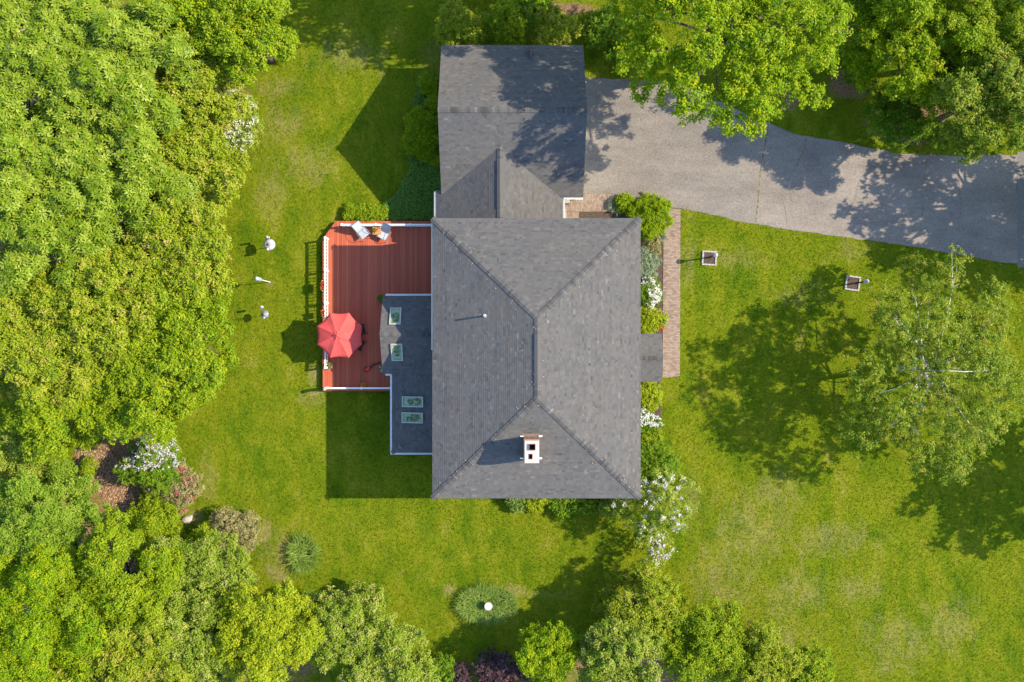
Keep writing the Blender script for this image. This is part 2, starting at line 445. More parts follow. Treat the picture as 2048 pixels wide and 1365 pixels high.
# ------------------------------------------------------------------ ground
def axis(lo, hi, step, far):
    a = np.arange(lo, hi + 1e-6, step)
    g = []; d = step*2; x = hi
    while x < far: x += d; g.append(x); d *= 1.7
    g2 = []; d = step*2; x = lo
    while x > -far: x -= d; g2.append(x); d *= 1.7
    return np.concatenate([np.array(g2[::-1]), a, np.array(g)])
gx = axis(-37, 37, 0.34, 1500.0); gy = axis(-26, 26, 0.34, 1500.0)
GX, GY = np.meshgrid(gx, gy); nx, ny = len(gx), len(gy)
P = np.stack([GX.ravel(), GY.ravel(), np.zeros(nx*ny)], 1)
idx = np.arange(nx*ny).reshape(ny, nx)
F = np.stack([idx[:-1,:-1].ravel(), idx[:-1,1:].ravel(), idx[1:,1:].ravel(), idx[1:,:-1].ravel()], 1)
gme = np_mesh('ground', P, F)
def spot(P, px, py, rx, ry, rot=0.0):
    c = at(px, py); k = 1/32.0
    dx = P[:,0]-c.x; dy = P[:,1]-c.y
    a = math.radians(rot); u = dx*math.cos(a)+dy*math.sin(a); v = -dx*math.sin(a)+dy*math.cos(a)
    return np.clip(1.25 - np.sqrt((u/(rx*k))**2 + (v/(ry*k))**2), 0, 1)
def soil_mask(P):
    m = np.zeros(len(P))
    for s in [(225,965,90,70,-40),(240,900,60,60),(30,900,60,30),(470,195,45,30),(1700,170,60,40),(1830,250,120,50),(1850,205,70,60),(1570,200,40,30),
              (541,570,9,9),(240,1000,70,50,-60),(930,130,40,40),(470,150,30,40),(80,200,330,300),(180,600,280,300),
              (120,1150,280,220),(450,1300,260,120),(1300,1330,250,60),(1100,20,120,20)]:
        m = np.maximum(m, spot(P, *s))
    return m
def dry_mask(P):
    m = np.zeros(len(P)) + 0.12
    for s in [(560,250,90,60),(600,330,110,70),(540,390,60,60),(1500,1060,150,120,30),(1590,1190,110,90,40),(1450,1150,120,120),(1770,1330,44,40),(1800,1280,120,90),(1660,1080,160,60),
              (700,110,120,60),(560,175,70,40),(620,800,50,30),(420,960,30,90),(560,1090,80,70),(1480,520,90,40),(1380,520,20,130),(1600,590,90,40),(1700,500,60,30),(1600,440,160,14,-10),
              (1560,1280,120,60),(1720,1180,80,60),(1380,1000,40,90),(1560,980,90,60),(1100,1190,60,14),(870,110,40,60),(700,1190,100,20),(1900,1250,90,90)]:
        m = np.maximum(m, spot(P, *s)*0.47)
    for s in [(575,1110,30,46,30),(530,1062,20,34),(690,1195,80,16),(390,1035,20,22),(1030,1180,30,14,-20),(900,1180,16,14),(630,788,24,8),(627,752,14,26),(555,1150,40,16,-40)]:
        m = np.maximum(m, spot(P, *s)*0.95)
    return m
for nm, fn in (('soil', soil_mask), ('dry', dry_mask)):
    A = gme.attributes.new(nm, 'FLOAT', 'POINT'); A.data.foreach_set('value', fn(P).astype(np.float32))
ground = link_mesh('ground', gme, MAT['lawn']); tag(ground, kind='structure')

def sheet(name, poly, z, mat, parent=None, thick=0.06, kind='structure'):
    m = MB(); m.prism(ccw(poly), z-thick, z)
    o = m.build(name, mat, parent)
    if kind: o['kind'] = kind
    return o
drive = sheet('driveway', jag(DRIVE, 0.5, 0.05), 0.024, MAT['asphalt'])
road = sheet('road', ROAD, 0.020, MAT['road_asphalt'])
def crack(pts, w):
    P2 = [at(a, b, 0.03) for a, b in pts]
    line = []
    for i in range(len(P2)-1):
        k = max(1, int((P2[i+1]-P2[i]).length/0.22))
        line += [P2[i].lerp(P2[i+1], j/k) + Vector((rnd.uniform(-1,1)*0.035, rnd.uniform(-1,1)*0.02, 0)) for j in range(k)]
    line.append(P2[-1])
    m = MB()
    for i in range(len(line)-1):
        d = (line[i+1]-line[i]).normalized(); s = Vector((-d.y, d.x, 0))
        w0 = w*rnd.uniform(0.5, 1.2); w1 = w*rnd.uniform(0.5, 1.2)
        m.face([line[i]-s*w0, line[i+1]-s*w1, line[i+1]+s*w1, line[i]+s*w0])
    for i in range(len(m.v)): m.v[i] = (m.v[i][0], m.v[i][1], 0.029)
    return m.build('crack', MAT['crack_fill'], drive)
for pts, w in [([(1537,256),(1530,290),(1521,345),(1516,400),(1512,443)], 0.045), ([(1613,276),(1606,305),(1592,335)], 0.035),
               ([(1578,360),(1563,395),(1572,425),(1573,450)], 0.018), ([(1592,335),(1578,360)], 0.015), ([(1590,350),(1580,385),(1586,410)], 0.012),
               ([(1855,318),(1850,355),(1842,385),(1846,440)], 0.02), ([(1917,322),(1919,365),(1921,440)], 0.022), ([(1717,362),(1710,400),(1692,425)], 0.012)]:
    crack(pts, w)

# brick paving: every brick real, laid in running bond on a bed of sand and cut along the edge
def clip(poly, cp):
    """convex clip in 2-D"""
    out = poly
    for i in range(len(cp)):
        ax, ay = cp[i]; bx, by = cp[(i+1) % len(cp)]
        inp = out; out = []
        if not inp: return []
        for j in range(len(inp)):
            p = inp[j]; q = inp[(j+1) % len(inp)]
            sp_ = (bx-ax)*(p[1]-ay)-(by-ay)*(p[0]-ax); sq = (bx-ax)*(q[1]-ay)-(by-ay)*(q[0]-ax)
            if sp_ >= 0: out.append(p)
            if (sp_ >= 0) != (sq >= 0):
                tt = sp_/(sp_-sq); out.append((p[0]+(q[0]-p[0])*tt, p[1]+(q[1]-p[1])*tt))
    return out
def bricks(name, polys, parent, vertical, bl=0.2, bw=0.1, z=0.052):
    rg = np.random.default_rng(3); m = MB(); gap = 0.010
    for poly in polys:
        poly = ccw(poly); P0 = np.array(poly); lo = P0.min(0); hi = P0.max(0)
        u0, v0 = (lo[1], lo[0]) if vertical else (lo[0], lo[1]); u1, v1 = (hi[1], hi[0]) if vertical else (hi[0], hi[1])
        for r in range(int((v1-v0)/bw)+1):
            for k in range(int((u1-u0)/bl)+2):
                u = u0 + (k + (0.5 if r % 2 else 0.0))*bl - bl; v = v0 + r*bw
                q = [(u+gap/2,v+gap/2),(u+bl-gap/2,v+gap/2),(u+bl-gap/2,v+bw-gap/2),(u+gap/2,v+bw-gap/2)]
                if vertical: q = [(b_, a_) for a_, b_ in reversed(q)]
                c_ = clip(q, poly)
                if len(c_) < 3: continue
                ar = abs(sum(c_[i][0]*c_[(i+1) % len(c_)][1]-c_[(i+1) % len(c_)][0]*c_[i][1] for i in range(len(c_))))/2
                if ar < 0.002: continue
                m.prism(ccw(c_), 0.02, z+rg.uniform(-0.004, 0.004), rg.random())
    o = m.build(name, MAT['paver_brick'], parent, attr=True)
    o['kind'] = 'stuff'
    return o
walk = sheet('path', PATH, 0.036, MAT['joint_sand'])
bricks('bricks', [pxpoly([(1327,417),(1361,419),(1359,753),(1325,756)]), pxpoly([(1270,680),(1324.5,680),(1324.5,756),(1270,757)])], walk, False)
court = sheet('pavement', NOOK, 0.036, MAT['joint_sand'])
bricks('bricks', [pxpoly([(1100,388),(1172,388),(1222,390),(1250,398),(1250,424),(1100,424)]), pxpoly([(1100,424.5),(1158,424.5),(1158,470),(1100,470)])], court, True)
sheet('mulch_bed', jag(BED_FRONT, 0.4, 0.02), 0.030, MAT['mulch'])
sheet('mulch_bed', jag(BED_SOUTH, 0.4, 0.03), 0.030, MAT['mulch'])

# ------------------------------------------------------------------ the house
house = empty('house', (1.4, 0, 0), label='grey shingled house with hipped main roof, garage wing, chimney and low rear addition', cat='house')
EZ = 5.6
XL, XR = at(865,0,EZ).x, at(1281,0,EZ).x
YT, YB = at(0,437,EZ).y, at(0,997,EZ).y
PITCH = 0.34
XM = (XL+XR)/2; RZ = EZ + (XR-XL)/2*PITCH
RT = at(0,636,RZ).y; RB = at(0,797,RZ).y

srng = random.Random(11)
def shingle(m, face, eave, course=0.128, cast=0.0):
    """lay lapped shingle tabs on one convex roof face; eave = (a, b) its lower edge"""
    a = Vector(eave[0]); b = Vector(eave[1]); pts = [Vector(p) for p in face]
    u = (b-a).normalized(); n = None
    for p in pts:
        w = p-a; c_ = u.cross(w)
        if c_.length > 0.3: n = c_.normalized(); break
    if n.z < 0: n = -n
    v = n.cross(u).normalized()
    if v.z < 0: v = -v
    loc = [((p-a).dot(u), (p-a).dot(v)) for p in pts]; loc = ccw(loc)
    umin = min(p[0] for p in loc); umax = max(p[0] for p in loc); vmin = min(p[1] for p in loc); vmax = max(p[1] for p in loc)
    k = 0; y = vmin - 0.02
    while y < vmax:
        x = umin - srng.uniform(0, 0.3)
        drift = srng.uniform(-0.06, 0.06)
        while x < umax:
            w = srng.choice((0.11, 0.14, 0.18, 0.22, 0.28))*srng.uniform(0.9, 1.1)
            th = srng.choice((0.012, 0.012, 0.013, 0.014))
            rect = [(x+0.001, y), (x+w-0.001, y), (x+w-0.001, y+course+0.012), (x+0.001, y+course+0.012)]
            cp = clip(rect, loc)
            if len(cp) >= 3:
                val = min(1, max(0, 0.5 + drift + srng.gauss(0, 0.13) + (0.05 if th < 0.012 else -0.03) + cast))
                top = []; bot = []
                for q in cp:
                    f = (q[1]-y)/course
                    base = a + u*q[0] + v*q[1]
                    top.append(base + n*(0.004 + th*(1-0.8*f))); bot.append(base - n*0.004)
                nn = len(cp)
                m.raw(top+bot, [tuple(range(nn))] + [(i, nn+i, nn+(i+1) % nn, (i+1) % nn) for i in range(nn)], val)
            x += w
        y += course
def roof_solid(name, faces, thick, parent, mat):
    """watertight roof slab from touching slope polygons"""
    key = {}; V = []
    def vid(p):
        k = (round(p[0], 4), round(p[1], 4), round(p[2], 4))
        if k not in key: key[k] = len(V); V.append(Vector(k))
        return key[k]
    FF = [[vid(p) for p in f] for f in faces]
    n = len(V); VV = V + [p - Vector((0,0,thick)) for p in V]
    fs = []; cnt = {}
    for f in FF:
        nrm = (V[f[1]]-V[f[0]]).cross(V[f[2]]-V[f[0]])
        if nrm.z < 0: f.reverse()
        fs.append(tuple(f)); fs.append(tuple(i+n for i in reversed(f)))
        for i in range(len(f)): cnt[(f[i], f[(i+1) % len(f)])] = 1
    for (i, j) in cnt:
        if (j, i) not in cnt: fs.append((j, i, i+n, j+n))
    m = MB(); m.raw(VV, fs)
    o = m.build(name, MAT['underlay'], parent); o.data.materials.append(mat)
    nt = 2*len(FF)
    for i, p in enumerate(o.data.polygons): p.material_index = 0 if (i < nt and i % 2 == 0) else 1
    return o
def caps(m, p0, p1, w=0.18, step=0.14, slope=0.25, lift=0.03):
    """overlapping bent cap shingles along a ridge or hip"""
    p0 = Vector(p0); p1 = Vector(p1); d = (p1-p0); L = d.length; d.normalize()
    s = Vector((-d.y, d.x, 0)).normalized(); up = s.cross(d).normalized()
    if up.z < 0: up = -up
    k = 0.0
    while k < L:
        e = min(step+0.05, L-k)
        l0 = lift + 0.022; l1 = lift
        jw = w*srng.uniform(0.93, 1.05)
        a = p0 + d*k; b = p0 + d*(k+e)
        q = [a - s*jw + up*(l0-slope*jw), a + up*l0, a + s*jw + up*(l0-slope*jw),
             b - s*jw + up*(l1-slope*jw), b + up*l1, b + s*jw + up*(l1-slope*jw)]
        dn = [p - up*0.03 for p in q]
        val = min(1, max(0, 0.34 + srng.gauss(0, 0.2)))
        m.raw(q+dn, [(0,1,4,3),(1,2,5,4),(1,0,6,7),(2,1,7,8),(3,4,10,9),(4,5,11,10),(0,3,9,6),(5,2,8,11)], val)
        k += step

fascia = MAT['white_paint']
# main hipped roof
a_, b_, c_, d_ = (XL,YB,EZ), (XR,YB,EZ), (XR,YT,EZ), (XL,YT,EZ)
rt, rb = (XM,RT,RZ), (XM,RB,RZ)
main_faces = [([a_, rb, rt, d_], (d_, a_)), ([b_, c_, rt, rb], (b_, c_)), ([c_, d_, rt], (c_, d_)), ([a_, b_, rb], (a_, b_))]
roof = roof_solid('main_roof', [f for f, e in main_faces], 0.2, house, fascia)
m = MB()
for f, e in main_faces: shingle(m, f, e)
o = m.build('shingles', MAT['shingle'], roof, attr=True); o['kind'] = 'stuff'
m = MB()
for p, q in ((a_, rb), (b_, rb), (c_, rt), (d_, rt)): caps(m, p, q)
caps(m, rb, rt, slope=0.36)
o = m.build('ridge_caps', MAT['shingle'], roof, attr=True); o['kind'] = 'stuff'
def ridge_vent(y0, y1, x, z, parent, w=0.17, h=0.085, sl=0.36, off=0.0):
    m = MB()
    prof = [(-w+off, h-sl*w), (off, h), (w+off, h-sl*w), (w+off, h-sl*w-0.07), (-w+off, h-sl*w-0.07)]
    vs = [(x+px, y, z+pz) for y in (y0, y1) for px, pz in prof]
    m.raw(vs, [(0,1,6,5),(1,2,7,6),(2,3,8,7),(3,4,9,8),(4,0,5,9),(4,3,2,1,0),(5,6,7,8,9)], 0.4)
    return m.build('ridge_vent', MAT['shingle'], parent, attr=True)
ridge_vent(at(0,770,RZ).y, at(0,668,RZ).y, XM, RZ, roof)
# gutters
def gutter(p0, p1, out, parent, w=0.11, h=0.1):
    p0 = Vector(p0); p1 = Vector(p1); o = Vector(out).normalized()
    prof = [(0.004, 0), (0.004, -h), (w*0.8, -h), (w, -h*0.4), (w, 0), (w-0.012, 0), (w-0.012, -h*0.4), (w*0.75, -h+0.012), (0.016, -h+0.012), (0.016, 0)]
    vs = [p + o*x + Vector((0,0,z)) for p in (p0, p1) for x, z in prof]; n = len(prof)
    m = MB(); m.raw(vs, [(i, (i+1) % n, n+(i+1) % n, n+i) for i in range(n)] + [tuple(range(n)), tuple(reversed(range(n, 2*n)))])
    return m.build('gutter', MAT['white_metal'], parent)
gutter((XL,YT-0.25,EZ-0.06), (XL,at(0,700,EZ).y,EZ-0.06), (-1,0,0), roof, w=0.07)

# garage roof (gable, ridge left-right)
GE, GR = 2.75, 5.3
gxl, gxr = -4.18, 4.22
gyt, gyb = at(0,91,GE).y, at(0,395,GE).y; gym = (gyt+gyb)/2
g_t = [(gxl,gyt,GE),(gxr,gyt,GE),(gxr,gym,GR),(gxl,gym,GR)]; g_b = [(gxl,gyb,GE),(gxr,gyb,GE),(gxr,gym,GR),(gxl,gym,GR)]
groof = roof_solid('garage_roof', [list(g_t), list(g_b)], 0.18, house, fascia)
m = MB(); shingle(m, g_t, (g_t[0], g_t[1])); shingle(m, g_b, (g_b[0], g_b[1]))
o = m.build('shingles', MAT['shingle'], groof, attr=True); o['kind'] = 'stuff'
m = MB(); caps(m, (gxl,gym,GR), (gxr,gym,GR), slope=0.5, w=0.16)
o = m.build('ridge_caps', MAT['shingle'], groof, attr=True); o['kind'] = 'stuff'
gutter((at(1128,0,GE).x,gyb,GE-0.03), (gxr-0.02,gyb,GE-0.03), (0,-1,0), groof)

# link wing between garage and house (gable, ridge up-down)
LE, LR = 2.68, 4.25
lxl, lxr = at(872,0,LE).x, at(1126,0,LE).x; lxm = at(1000,0,LR).x
ly0 = YT-0.3
gslope = (GR-GE)/(gym-gyb)
def y_on_garage(z): return gyb + (z-GE)/gslope
ly_r = y_on_garage(LR) ; ly_e = gyb + 0.02
lsl = (LR-LE)/(lxm-lxl); lyl = gyb + 0.42; lxv = lxl + (GE+0.42*gslope-LE)/lsl
lyk = gyb + (LE-GE)/gslope
l_left = [(lxl,ly0,LE),(lxl,lyk,LE),(lxm,ly_r,LR),(lxm,ly0,LR)]
l_lap = [(lxl,lyk,LE),(lxl,lyl,LE),(lxv,lyl,LE+(lxv-lxl)*lsl)]
l_right = [(lxr,ly0,LE),(lxr,ly_e,LE),(lxm,ly_r,LR),(lxm,ly0,LR)]
lroof = roof_solid('wing_roof', [list(l_left), list(l_lap), list(l_right)], 0.15, house, fascia)
m = MB(); shingle(m, l_left, (l_left[0], l_left[1])); shingle(m, l_lap, (l_lap[0], l_lap[1])); shingle(m, l_right, (l_right[0], l_right[1]))
o = m.build('shingles', MAT['shingle'], lroof, attr=True); o['kind'] = 'stuff'
m = MB(); caps(m, (lxm,ly0,LR), (lxm,ly_r,LR), slope=0.4)
o = m.build('ridge_caps', MAT['shingle'], lroof, attr=True); o['kind'] = 'stuff'
ridge_vent(at(0,417,LR).y, at(0,321,LR).y, lxm, LR, lroof, sl=0.41)
gutter((lxr,ly0+0.28,LE-0.03), (lxr,ly_e-0.12,LE-0.03), (1,0,0), lroof)
gutter((lxl,ly0+0.28,LE-0.03), (lxl,at(0,383,LE).y,LE-0.03), (-1,0,0), lroof)

# rear addition: low lean-to with hipped end and a cross gable
WX = XL + 0.35                                   # main left wall
AE = 2.75; ax0 = at(784,0,AE).x; ayb = at(0,906,AE).y
BE, BR = 2.85, 4.05
by0, by1 = at(0,748,BE).y, at(0,592,BE).y; bym = (by0+by1)/2; bx0 = at(765.5,0,BE).x
ASL = 0.27; AZ = AE + (WX-ax0)*ASL; run = WX-ax0
s_main = [(ax0,ayb,AE),(ax0,by0+0.02,AE),(ax0+0.4,bym,AE+0.4*ASL),(WX,bym,AZ),(WX,ayb+run*0.72,AZ)]
s_hip = [(ax0,ayb,AE),(WX,ayb,AE),(WX,ayb+run*0.72,AZ)]
aroof = roof_solid('addition_roof', [[(ax0,ayb,AE),(ax0,bym,AE),(WX,bym,AZ),(WX,ayb+run*0.72,AZ)], list(s_hip)], 0.16, house, fascia)
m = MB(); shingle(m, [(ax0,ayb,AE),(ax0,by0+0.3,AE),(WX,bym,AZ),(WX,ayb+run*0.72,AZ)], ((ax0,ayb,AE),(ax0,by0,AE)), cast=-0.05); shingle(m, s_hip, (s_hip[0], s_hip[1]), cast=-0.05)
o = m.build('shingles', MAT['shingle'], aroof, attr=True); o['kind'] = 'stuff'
m = MB(); caps(m, s_hip[0], s_hip[2], slope=0.2, w=0.12)
o = m.build('ridge_caps', MAT['shingle'], aroof, attr=True); o['kind'] = 'stuff'
gutter((ax0,ayb,AE-0.03), (ax0,by0-0.02,AE-0.03), (-1,0,0), aroof)
gutter((ax0-0.1,ayb,AE-0.03), (WX-0.3,ayb,AE-0.03), (0,-1,0), aroof)
k_up = [(bx0,by1,BE),(WX,by1,BE),(WX,bym,BR),(bx0,bym,BR)]; k_dn = [(bx0,by0,BE),(WX,by0,BE),(WX,bym,BR),(bx0,bym,BR)]
kroof = roof_solid('gable_roof', [list(k_up), list(k_dn)], 0.15, house, fascia)
m = MB(); shingle(m, k_up, (k_up[0], k_up[1])); shingle(m, k_dn, (k_dn[0], k_dn[1]))
o = m.build('shingles', MAT['shingle'], kroof, attr=True); o['kind'] = 'stuff'
m = MB(); caps(m, (bx0,bym,BR), (WX,bym,BR), slope=0.45, w=0.13)
o = m.build('ridge_caps', MAT['shingle'], kroof, attr=True); o['kind'] = 'stuff'
gutter((bx0+0.15,by1,BE-0.03), (WX-0.3,by1,BE-0.03), (0,1,0), kroof)
gutter((bx0+0.15,by0,BE-0.03), (ax0-0.11,by0,BE-0.03), (0,-1,0), kroof)

# front porch roof
PE, PR = 2.75, 3.35
px0 = XR - 0.35; px1 = at(1323,0,PE).x
py0, py1 = at(0,764,PE).y, at(0,668,PE).y; pym = (py0+py1)/2
p_up = [(px0,py1,PE),(px1,py1,PE),(px1,pym,PR),(px0,pym,PR)]; p_dn = [(px0,py0,PE),(px1,py0,PE),(px1,pym,PR),(px0,pym,PR)]
proof = roof_solid('porch_roof', [list(p_up), list(p_dn)], 0.14, house, fascia)
m = MB(); shingle(m, p_up, (p_up[0], p_up[1])); shingle(m, p_dn, (p_dn[0], p_dn[1])); caps(m, (px0,pym,PR), (px1,pym,PR), slope=0.38, w=0.13)
o = m.build('shingles', MAT['shingle'], proof, attr=True); o['kind'] = 'stuff'
for yy in (py0+0.22, py1-0.22):
    m = MB(); m.box(px1-0.3, px1-0.16, yy-0.07, yy+0.07, 0.18, PE-0.12); m.build('porch_post', MAT['white_paint'], house)
m = MB(); m.box(XR-0.34, px1-0.05, py0+0.1, py1-0.1, 0.0, 0.18); m.build('doorstep', MAT['stone'], house)

# walls
def gable_prism(m, x0, x1, y0, y1, ze, zr, axis_):
    if axis_ == 'x':
        ym = (y0+y1)/2
        vs = [(x,y,z) for x in (x0,x1) for y, z in ((y0,0),(y1,0),(y1,ze),(ym,zr),(y0,ze))]
    else:
        xm = (x0+x1)/2
        vs = [(x,y,z) for y in (y0,y1) for x, z in ((x0,0),(x1,0),(x1,ze),(xm,zr),(x0,ze))]
    m.raw(vs, [(0,1,2,3,4),(9,8,7,6,5)] + [(i,5+i,5+(i+1) % 5,(i+1) % 5) for i in range(5)])
m = MB(); m.box(XL+0.35, XR-0.35, YB+0.35, YT-0.35, 0.0, EZ-0.15); m.build('wall', MAT['siding'], house)
m = MB(); gable_prism(m, gxl+0.22, gxr-0.22, gyb+0.3, gyt-0.3, GE-0.1, GR-0.3, 'x'); m.build('garage_wall', MAT['siding'], house)
m = MB(); m.box(lxl+0.28, lxr-0.28, ly0-0.1, gyb+0.31, 0.0, LE-0.08); m.build('wing_wall', MAT['siding'], house)
m = MB(); m.box(ax0+0.22, WX+0.02, ayb+0.22, by0-0.02+0.3, 0.0, AE-0.1); m.build('addition_wall', MAT['siding'], house)
m = MB(); gable_prism(m, bx0+0.25, WX+0.03, by0+0.25, by1-0.25, BE-0.08, BR-0.2, 'x'); m.build('gable_wall', MAT['siding'], house)

# windows and doors (seen only from the side)
def window(x, y, z, face, w=0.95, h=1.35):
    """face: 'l','r','t','b' wall the window sits in, (x,y) on the wall plane, z its sill"""
    m = MB(); dx, dy = {'l':(-1,0),'r':(1,0),'t':(0,1),'b':(0,-1)}[face]
    ex, ey = abs(dy), abs(dx)
    def slab(mm, u0, u1, z0, z1, d0, d1):
        xs = sorted((x+ex*u0+dx*d0, x+ex*u1+dx*d1)); ys = sorted((y+ey*u0+dy*d0, y+ey*u1+dy*d1))
        mm.box(xs[0], xs[1], ys[0], ys[1], z0, z1)
    for u0, u1, z0, z1 in ((-w/2-.08,-w/2,z-.08,z+h+.08),(w/2,w/2+.08,z-.08,z+h+.08),(-w/2,w/2,z+h,z+h+.08),(-w/2,w/2,z-.08,z),(-w/2,w/2,z+h/2-.025,z+h/2+.025)):
        slab(m, u0, u1, z0, z1, 0.0, 0.05)
    fr = m.build('window', MAT['white_paint'], house)
    p = MB(); slab(p, -w/2, w/2, z, z+h, 0.003, 0.022); p.build('pane', MAT['window_glass'], fr)
for yy in (4.6, 1.8, -4.6, -7.2):
    window(XR-0.35, yy, 3.5, 'r'); window(XR-0.35, yy, 0.9, 'r')
window(XR-0.35, pym, 3.7, 'r')
for yy in (5.6, 3.6, 0.0, -3.2, -7.4): window(XL+0.35, yy, 4.05, 'l', h=1.15)
for xx in (-2.6, 0.6, 4.4): window(xx, YB+0.35, 3.5, 'b'); window(xx, YB+0.35, 0.9, 'b')
window(gxl+0.22, gym, 1.0, 'l'); window(0.0, gyt-0.3, 1.1, 't'); window(ax0+0.22, -4.9, 1.1, 'l')
m = MB(); m.box(XR-0.35, XR-0.29, pym-0.5, pym+0.5, 0.18, 2.25); dr = m.build('door', MAT['blower_red'], house)
m = MB(); m.tube([(XR-0.27, pym+0.38, 1.18), (XR-0.2, pym+0.38, 1.18)], 0.03); m.build('handle', MAT['grey_metal'], dr)
m = MB(); m.box(WX-0.03, WX, 3.3, 5.1, 0.40, 2.5); dr = m.build('door', MAT['window_glass'], house)
m = MB(); m.box(lxr-0.28, lxr-0.23, 7.1, 8.0, 0.06, 2.12); dr = m.build('door', MAT['white_paint'], house)
for yy in (gym-2.0, gym+2.0):
    m = MB(); m.box(gxr-0.22, gxr-0.18, yy-1.35, yy+1.35, 0.03, 2.15); gd = m.build('garage_door', MAT['white_paint'], house)
    for k in range(4):
        for j in range(4):
            m = MB(); m.box(gxr-0.18, gxr-0.165, yy-1.27+j*0.64, yy-0.69+j*0.64, 0.1+k*0.51, 0.54+k*0.51); m.build('panel', MAT['white_metal'], gd)
# porch step by the side entrance
m = MB(); m.box(lxr-0.28, lxr+0.35, 7.0, 8.25, 0.03, 0.2); m.build('doorstep', MAT['stone'], house)
m = MB(); m.box(lxr-0.10, lxr+0.55, gyb+0.02-0.0, gyb+0.28, 0.03, 0.55); m.build('utility_cabinet', MAT['pale_block'], house)

# chimney
czr = 8.35
cx, cy = at(1063.5, 904, czr).x, at(1063.5, 904, czr).y
m = MB(); m.box(cx-0.41, cx+0.41, cy-0.63, cy+0.63, 5.8, czr-0.1)
ch = m.build('chimney', MAT['chimney_brick'], house)
def slab_holes(z0, z1, hx, hy, holes):
    """a flat cap with rectangular holes"""
    xs = sorted({-hx, hx, *[h[0] for h in holes], *[h[1] for h in holes]}); ys = sorted({-hy, hy, *[h[2] for h in holes], *[h[3] for h in holes]})
    m = MB()
    for i in range(len(xs)-1):
        for j in range(len(ys)-1):
            mx_, my_ = (xs[i]+xs[i+1])/2, (ys[j]+ys[j+1])/2
            if any(h[0] < mx_ < h[1] and h[2] < my_ < h[3] for h in holes): continue
            m.face([(cx+xs[i],cy+ys[j],z1),(cx+xs[i+1],cy+ys[j],z1),(cx+xs[i+1],cy+ys[j+1],z1),(cx+xs[i],cy+ys[j+1],z1)])
    for x0, x1, y0, y1, outw in [(-hx,hx,-hy,hy,1)] + [(*h, -1) for h in holes]:
        q = [(x0,y0),(x1,y0),(x1,y1),(x0,y1)]
        if outw < 0: q.reverse()
        for i in range(4):
            a, b = q[i], q[(i+1) % 4]
            m.face([(cx+a[0],cy+a[1],z0),(cx+b[0],cy+b[1],z0),(cx+b[0],cy+b[1],z1),(cx+a[0],cy+a[1],z1)])
    return m
H1 = (-0.16, 0.20, 0.08, 0.43); H2 = (-0.17, 0.05, -0.40, -0.10)
capm = slab_holes(czr-0.098, czr+0.03, 0.37, 0.57, [H1, H2]); capm.build('cap', MAT['mortar_cap'], ch)
for h, dz in ((H1, 0.13), (H2, 0.05)):
    m = MB(); wth = 0.03
    for bx in ((h[0],h[0]+wth,h[2],h[3]),(h[1]-wth,h[1],h[2],h[3]),(h[0]+wth,h[1]-wth,h[2],h[2]+wth),(h[0]+wth,h[1]-wth,h[3]-wth,h[3])):
        m.box(cx+bx[0], cx+bx[1], cy+bx[2], cy+bx[3], czr-0.09, czr+dz)
    m.box(cx+h[0]+wth, cx+h[1]-wth, cy+h[2]+wth, cy+h[3]-wth, czr-0.095, czr-0.085)
    m.build('flue', MAT['flue_clay'], ch)
    m = MB(); m.box(cx+h[0]+wth+0.01, cx+h[1]-wth-0.01, cy+h[2]+wth+0.01, cy+h[3]-wth-0.01, czr-0.085, czr-0.08); m.build('flue_opening', MAT['soot'], ch)
zroof = lambda y: EZ + (y-YB)*PITCH
for sx_ in (-1, 1):
    for yy in (cy-0.60, cy+0.66):
        zz = zroof(yy)+0.03
        m = MB(); m.bar((cx+sx_*0.42, yy, zz+0.12), (cx+sx_*0.60, yy, zz+0.06), 0.07, 0.012); m.build('flashing', MAT['white_metal'], ch)
m = MB(); m.box(cx-0.5, cx+0.5, cy+0.632, cy+0.80, zroof(cy+0.7), zroof(cy+0.8)+0.04); m.build('cricket', MAT['cricket_brown'], ch)
# vent pipe on the main roof
vz = EZ + (at(970,0,6.6).x - XL)*PITCH
vp = at(970, 632, vz)
m = MB(); m.lathe([(0.055,-0.1),(0.055,0.74),(0.035,0.74),(0.035,0.35),(0.0,0.35)], 16, vp)
v_o = m.build('vent_pipe', MAT['white_metal'], house, smooth=False)
m = MB(); m.lathe([(0.11,0.0),(0.07,0.03),(0.058,0.08)], 16, (vp.x, vp.y, vp.z+0.03)); m.build('boot', MAT['lead_grey'], v_o)
# small plastic vent on garage roof
gvp = at(1061, 108, 3.3); m = MB(); m.box(gvp.x-0.06, gvp.x+0.06, gvp.y-0.35, gvp.y+0.35, 2.9, 3.42); m.build('roof_vent', MAT['dark_metal'], house)

# skylights: curb, glass, and the room below with its plants
def leaf_fan(rg, C, n, L, W, spread, up=0.5):
    """n pointed leaves around points C -> V,F,vals"""
    N = len(C)*n
    c = np.repeat(C, n, 0) + rg.normal(0, spread, (N, 3))
    nr = rg.normal(0, 1, (N, 3)); nr[:, 2] = np.abs(nr[:, 2]) + up*2
    nr /= np.linalg.norm(nr, axis=1, keepdims=True)
    return leaf_quads(rg, c, nr, L, W)
def leaf_tris(rg, c, nr, L, W, vals):
    N = len(c); d = rg.normal(0, 1, (N, 3))
    d = d - nr*(d*nr).sum(1, keepdims=True); d /= (np.linalg.norm(d, axis=1, keepdims=True)+1e-9)
    b = np.cross(nr, d)
    l = (L*rg.uniform(0.65, 1.35, N))[:, None]; w = (W*rg.uniform(0.65, 1.35, N))[:, None]
    V = np.empty((N, 3, 3))
    V[:, 0] = c + b*w*0.5; V[:, 1] = c - b*w*0.5; V[:, 2] = c + d*l
    return V.reshape(-1, 3), np.arange(N*3).reshape(N, 3), vals
